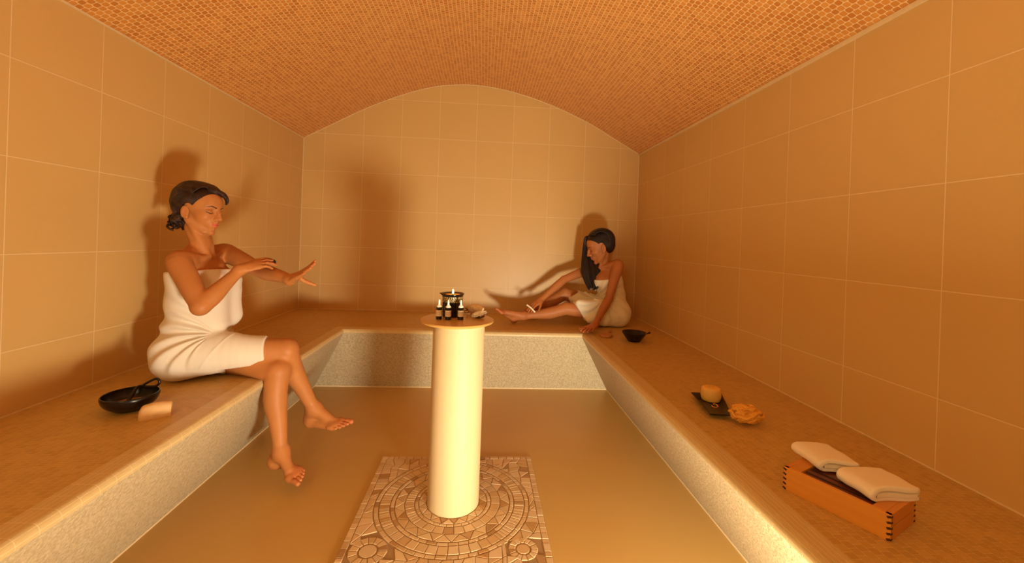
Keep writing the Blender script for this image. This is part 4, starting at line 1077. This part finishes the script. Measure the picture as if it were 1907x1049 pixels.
# ------------------------------------------------------------------ woman seated in the right back corner
def right_woman():
    root = empty('person', (2.70, -.40, HB), 'long-haired woman in a cream towel sitting in the far corner, rubbing her shin', 'person')
    A = lambda x, y, Y: aty(x, y, Y)
    ho = A(1118, 460, -.43); HK = 1.08; tl = .40
    HR = frame(np.array([-math.cos(tl), .12, -math.sin(tl)]), (.0, .06, 1))
    xs = axis_grid(1.71, 2.86, [(ho[0]-.13, ho[0]+.10, .0022), (1.90, 2.08, .0028), (2.33, 2.50, .0028)], .0046)
    ys = axis_grid(-.84, -.13, [(ho[1]-.10, ho[1]+.09, .0026), (-.50, -.36, .0028)], .0046)
    zs = axis_grid(HB-.035, 1.27, [(ho[2]-.15, ho[2]+.10, .0022), (HB-.03, .60, .0028)], .0046)
    F = Field(xs, ys, zs)
    pel = np.array([2.700, -.395, .560])
    F.ell(pel, (.105, .150, .108), .03)
    for s in (-1, 1): F.ell(pel+np.array([.015, s*.075, -.010]), (.095, .085, .098), .03)
    F.ell((2.685, -.395, .70), (.090, .120, .12), .05)
    F.ell((2.655, -.395, .82), (.092, .130, .12), .05)
    SN = A(1151, 494, -.530); SF = A(1094, 503, -.275); NB = A(1125, 493, -.420)
    mid = (SN+SF)/2; axs = norm(SN-SF); fw = norm(np.cross(axs, [0, 0, 1])); 
    if fw[0] > 0: fw = -fw
    RT = np.column_stack([fw, axs, [0, 0, 1]])
    F.ell(mid+np.array([.0, 0, -.085])-fw*.005, (.080, .135, .085), .05, RT)
    for s in (-1, 1): F.ell(mid+axs*s*.060+fw*.058+np.array([0, 0, -.115]), (.050, .058, .055), .035, RT)
    for S, sg in ((SN, 1), (SF, -1)): F.cap(S-axs*sg*.03, NB+axs*sg*.035+np.array([0, 0, -.012]), .036, .033, .03)
    F.chain([NB+(0, 0, -.03), NB+np.array([-.008, 0, .03]), ho+HR@np.array([-.025, 0, -.035])], [.048, .039, .042], .014)
    for S, sg in ((SN, 1), (SF, -1)):
        F.cap(mid+fw*.050+axs*sg*.014+np.array([0, 0, .0]), ho+HR@np.array([-.010, sg*.050, -.045]), .009, .011, .018)
        F.cap(mid+fw*.052+axs*sg*.018+np.array([0, 0, -.004]), S+fw*.012+np.array([0, 0, .020]), .009, .008, .018)
    H = head(F, ho, HR, HK)
    # near arm propped on the edge of the bench
    EN = A(1134, 556, -.605); WN = A(1109, 603, -.690)
    F.chain([SN-axs*.045, SN, SN*.62+EN*.38, SN*.25+EN*.75, EN], [.034, .0430, .0395, .0345, .0300], .018)
    F.chain([EN, EN*.72+WN*.28, EN*.4+WN*.6, WN], [.0305, .0335, .0270, .0205], .012)
    tN = atz(1088, 620, HB+.012); dN = norm((tN-WN)*np.array([1, 1, .75]))
    WN2 = WN.copy(); WN2[2] = max(WN[2]-.006, HB+.040)
    F.cap(WN, WN2, .0225, .022, .01)
    hand(F, WN2, norm(np.array([dN[0], dN[1]-.15, -.20])), (-.05, 0, 1), 1, [.05, .06, .05, .05], .38, .170, thumbp=(.60, .70, -.10))
    # far arm reaching to the shin
    EF = A(1050, 521, -.330); WF = A(1007, 559, -.405)
    F.chain([SF+axs*.045, SF, SF*.6+EF*.4, SF*.25+EF*.75, EF], [.034, .0410, .0385, .0340, .0300], .018)
    F.chain([EF, EF*.7+WF*.3, EF*.35+WF*.65, WF], [.0300, .0330, .0265, .0205], .012)
    tF = A(981, 586, -.515); dF = norm(tF-WF)
    hand(F, WF, norm(dF*np.array([1, .75, .62])), norm(np.array([-.25, -.35, 1.0])), -1, [.24, .26, .26, .30], .20, .166, thumbp=(.75, .60, -.25))
    # near leg stretched along the bench, far leg bent behind it
    HN = np.array([2.69, -.475, .548]); KN = A(1054, 575, -.46); AN = A(975, 589, -.455)
    F.chain([HN, HN*.66+KN*.34, HN*.3+KN*.7, KN], [.082, .074, .058, .050], .03)
    F.chain([KN, KN*.80+AN*.20+(0, 0, -.008), KN*.60+AN*.40+(0, 0, -.013), KN*.32+AN*.68+(0, 0, -.006), AN], [.0500, .0465, .0455, .0345, .0260], .006)
    hN = A(957.5, 600, -.445); hN[2] = max(hN[2], HB+.027); tN_ = A(930, 578, -.50)
    foot(F, AN, hN, norm(tN_-hN), norm(np.array([.55, 0, .9])), 1, .215, .05)
    HF = np.array([2.68, -.320, .550]); KF = A(1053, 547, -.250); AF = A(988, 581, -.235); AF[2] = max(AF[2], HB+.07)
    F.chain([HF, HF*.66+KF*.34, HF*.3+KF*.7, KF], [.082, .074, .060, .050], .03)
    F.chain([KF, KF*.80+AF*.20+(.0, 0, -.008), KF*.60+AF*.40+(.0, 0, -.012), KF*.32+AF*.68+(0, 0, -.006), AF], [.0500, .0465, .0455, .0345, .0260], .006)
    hF = AF+np.array([.025, 0, -.045]); hF[2] = HB+.028
    foot(F, AF, hF, norm(np.array([-1, .12, -.02])), (0, 0, 1), -1, .215, .0)
    # nothing of the body sinks into the bench: flatten what rests on it
    X, Y, Z = F.grids()
    onb = ((Y > YB) | (X > XR)); fl = np.where(onb, (HB+.0008)-Z, -1.0).astype(np.float32); F.d = np.maximum(F.d, fl)
    me = F.mesh('body')
    rud = [(tN_, .09, .6), (hN, .05, .3), (tF, .07, .35), (tN, .08, .5), (KN, .06, .2), (KF, .06, .2)]
    face_attrs(me, ho, HR, HK, rud); set_attr(me, 'nail', np.zeros(len(me.vertices)))
    link('body', me, skin_mat('olive_tanned_skin', (0.46, 0.165, 0.048), (0.52, 0.135, 0.050), (0.02, .008, .004), (0.50, 0.15, 0.08)), root)
    print('RW', 'SN', SN, 'SF', SF, 'KN', KN, 'AN', AN, 'KF', KF, 'AF', AF, 'ho', ho)
    # ---------------- towel
    W = Field(axis_grid(2.28, 2.86, [], .0042), axis_grid(-.64, -.17, [], .0045), axis_grid(HB-.004, .96, [], .0042))
    W.ell(pel, (.118, .163, .120), .03)
    for s in (-1, 1): W.ell(pel+np.array([.015, s*.080, -.006]), (.108, .098, .108), .03)
    W.ell((2.685, -.395, .70), (.104, .134, .13), .06)
    W.ell((2.655, -.395, .82), (.104, .143, .12), .05)
    W.ell(mid+np.array([.0, 0, -.085])-fw*.004, (.090, .146, .080), .05, RT)
    for s in (-1, 1): W.ell(mid+axs*s*.058+fw*.060+np.array([0, 0, -.115]), (.055, .064, .060), .05, RT)
    W.chain([HN, HN*.66+KN*.34, HN*.2+KN*.8], [.096, .088, .068], .03)
    W.chain([HF, HF*.66+KF*.34, HF*.2+KF*.8], [.094, .086, .068], .04)
    W.cap((2.56, -.50, .62), A(1078, 566, -.535), .050, .030, .05); W.cap((2.58, -.52, .52), A(1097, 597, -.56), .060, .022, .05)
    X, Y, Z = W.grids()
    gx, gz, gy = 2.56, .66, -.50
    ang = np.arctan2(Z-gz, (X-gx)); rad = np.sqrt((X-gx)**2+(Z-gz)**2)
    fold = np.sin(ang*14+2.5*np.sin(rad*14+Y*5)+Y*8)*sm((.32-rad)/.2)*sm(rad/.05)
    low = sm((HB+.07-Z)/.05)
    W.d = (W.d-.0048*fold*(1-low)-.0018*np.sin(X*45+Z*20+Y*25)).astype(np.float32)
    topn = A(1124, 520, -.50)
    W.plane(topn, (fw[0]*.22, fw[1]*.10, 1), .005)
    P1 = A(1069, 563, -.535); P2 = A(1098, 608, -.56)
    dl_ = norm(P2-P1); n_ = np.array([dl_[2], 0, -dl_[0]]); n_ = norm(n_)
    if n_[0] > 0: n_ = -n_
    W.plane((P1[0], 0, P1[2]), n_, .003)
    P3 = A(1098, 545, -.50); dl_ = norm(P3-P1); n2 = norm(np.array([-dl_[2], 0, dl_[0]]))
    dc = np.minimum((X-P1[0])*n2[0]+(Z-P1[2])*n2[2], (P3[0]-X)).astype(np.float32)
    W.d = np.maximum(W.d, dc)
    W.plane((0, 0, HB+.002), (0, 0, -1), .010)
    mt = W.mesh('towel'); link('towel', mt, towel_mat('cream_towel_cloth', (0.84, 0.75, 0.56)), root)
    # ---------------- hair
    Q = Field(axis_grid(ho[0]-.22, ho[0]+.14, [], .0028), axis_grid(ho[1]-.14, ho[1]+.16, [], .0030), axis_grid(ho[2]-.40, ho[2]+.16, [], .0030))
    Q.ell(H(-.018, 0, .044), np.array((.103, .083, .086))*HK, .02, HR)
    Q.ell(H(-.050, 0, .005), np.array((.064, .074, .075))*HK, .03, HR)
    XX, YY, ZZ = Q.grids(); L = [((XX-ho[0])*HR[0, i]+(YY-ho[1])*HR[1, i]+(ZZ-ho[2])*HR[2, i])/HK for i in range(3)]
    cut = .80*L[0]-.60*L[2]-.013+.35*np.maximum(0, np.abs(L[1])-.02)
    ecut = np.where(np.abs(L[1]) > .055, -(np.sqrt(((L[0]-.000)/.026)**2+((L[2]+.008)/.036)**2)-1)*.02, -1)
    Q.d = np.maximum(Q.d, np.maximum(cut, ecut)*HK).astype(np.float32)
    rr = random.Random(9)
    for i in range(46):      # combed from the crown down the near side and back
        u = (i+.5)/46*2-1; lat = u*1.25; pts = []; rad = []
        for t in np.linspace(0, 1, 12):
            th = math.radians(50)+t*math.radians(172); yy = math.sin(lat)*.086; rx = math.cos(lat)**.6
            pts.append(H(-.018+.105*math.cos(th)*max(.55, rx), yy*(1-.15*t*abs(u)), .044+.090*math.sin(th)*rx**.5-.01*abs(u)*t)); rad.append(.0045+.0012*rr.random())
        Q.chain(pts, rad, .004)
    # long fall past the far side of the face, in front of the chest
    nS = 60
    for i in range(nS):
        u = (i+.5)/nS; j = rr.uniform(-.010, .010)
        top = H(.060-.090*u, -.030-.040*math.sin(u*PI), .105-.02*u)
        sh_ = A(1089.5+26*u, 444+4*u, -.375+.025*u)
        c1 = A(1086+22*u, 468+2*u, -.375+.01*u+j)
        m1 = A(1083.5+33*u, 500+rr.uniform(-2, 2), -.415-.02*u+j); m2 = A(1088+29*u, 522, -.440-.03*u+j)
        e = A(1097+17*u+rr.uniform(-2, 2), 540-3*abs(u-.4)+rr.uniform(-5, 2.5), -.460-.03*u+j)
        Q.chain([top, sh_, c1, m1, m2, e], [.007, .0085, .0085, .0080, .006, .0016], .003, n=5)
    mh = Q.mesh('hair'); P = coords(mh).astype(float); Lh = (P-ho)@HR
    th = np.arctan2(Lh[:, 2]-.04, Lh[:, 0]+.02)
    fall = P[:, 2] < ho[2]+.0
    lat = np.arctan2(Lh[:, 1], np.sqrt((Lh[:, 0]+.02)**2+(Lh[:, 2]-.04)**2)); hs = np.stack([lat*42, th*1.6, np.zeros(len(P))], 1); hs2 = np.stack([P[:, 0]*300, P[:, 2]*6, P[:, 1]*200], 1)
    set_attr(mh, 'hs', np.where(fall[:, None], hs2, hs), 'V')
    link('hair', mh, hair_mat('black_long_hair', (0.008, 0.003, 0.002), (0.030, 0.010, 0.005), .45), root)
    # cream scrubbing strap held across the fingers
    b0 = A(981, 568, -.520); b1 = A(996.5, 582, -.545)
    s_ = MB(); s_.tube(spline([b0, (b0+b1)/2+np.array([.0, -.004, .006]), b1], 8), [.0065]*17, 12)
    tag(s_.build('body_scrubber', plain('cream_bristle', (.88, .76, .52), .8, .1, 200, .6, dist=.002), smooth=True), 'short cream scrubbing strap under the fingers on the shin of the corner woman', 'scrubber')
right_woman()
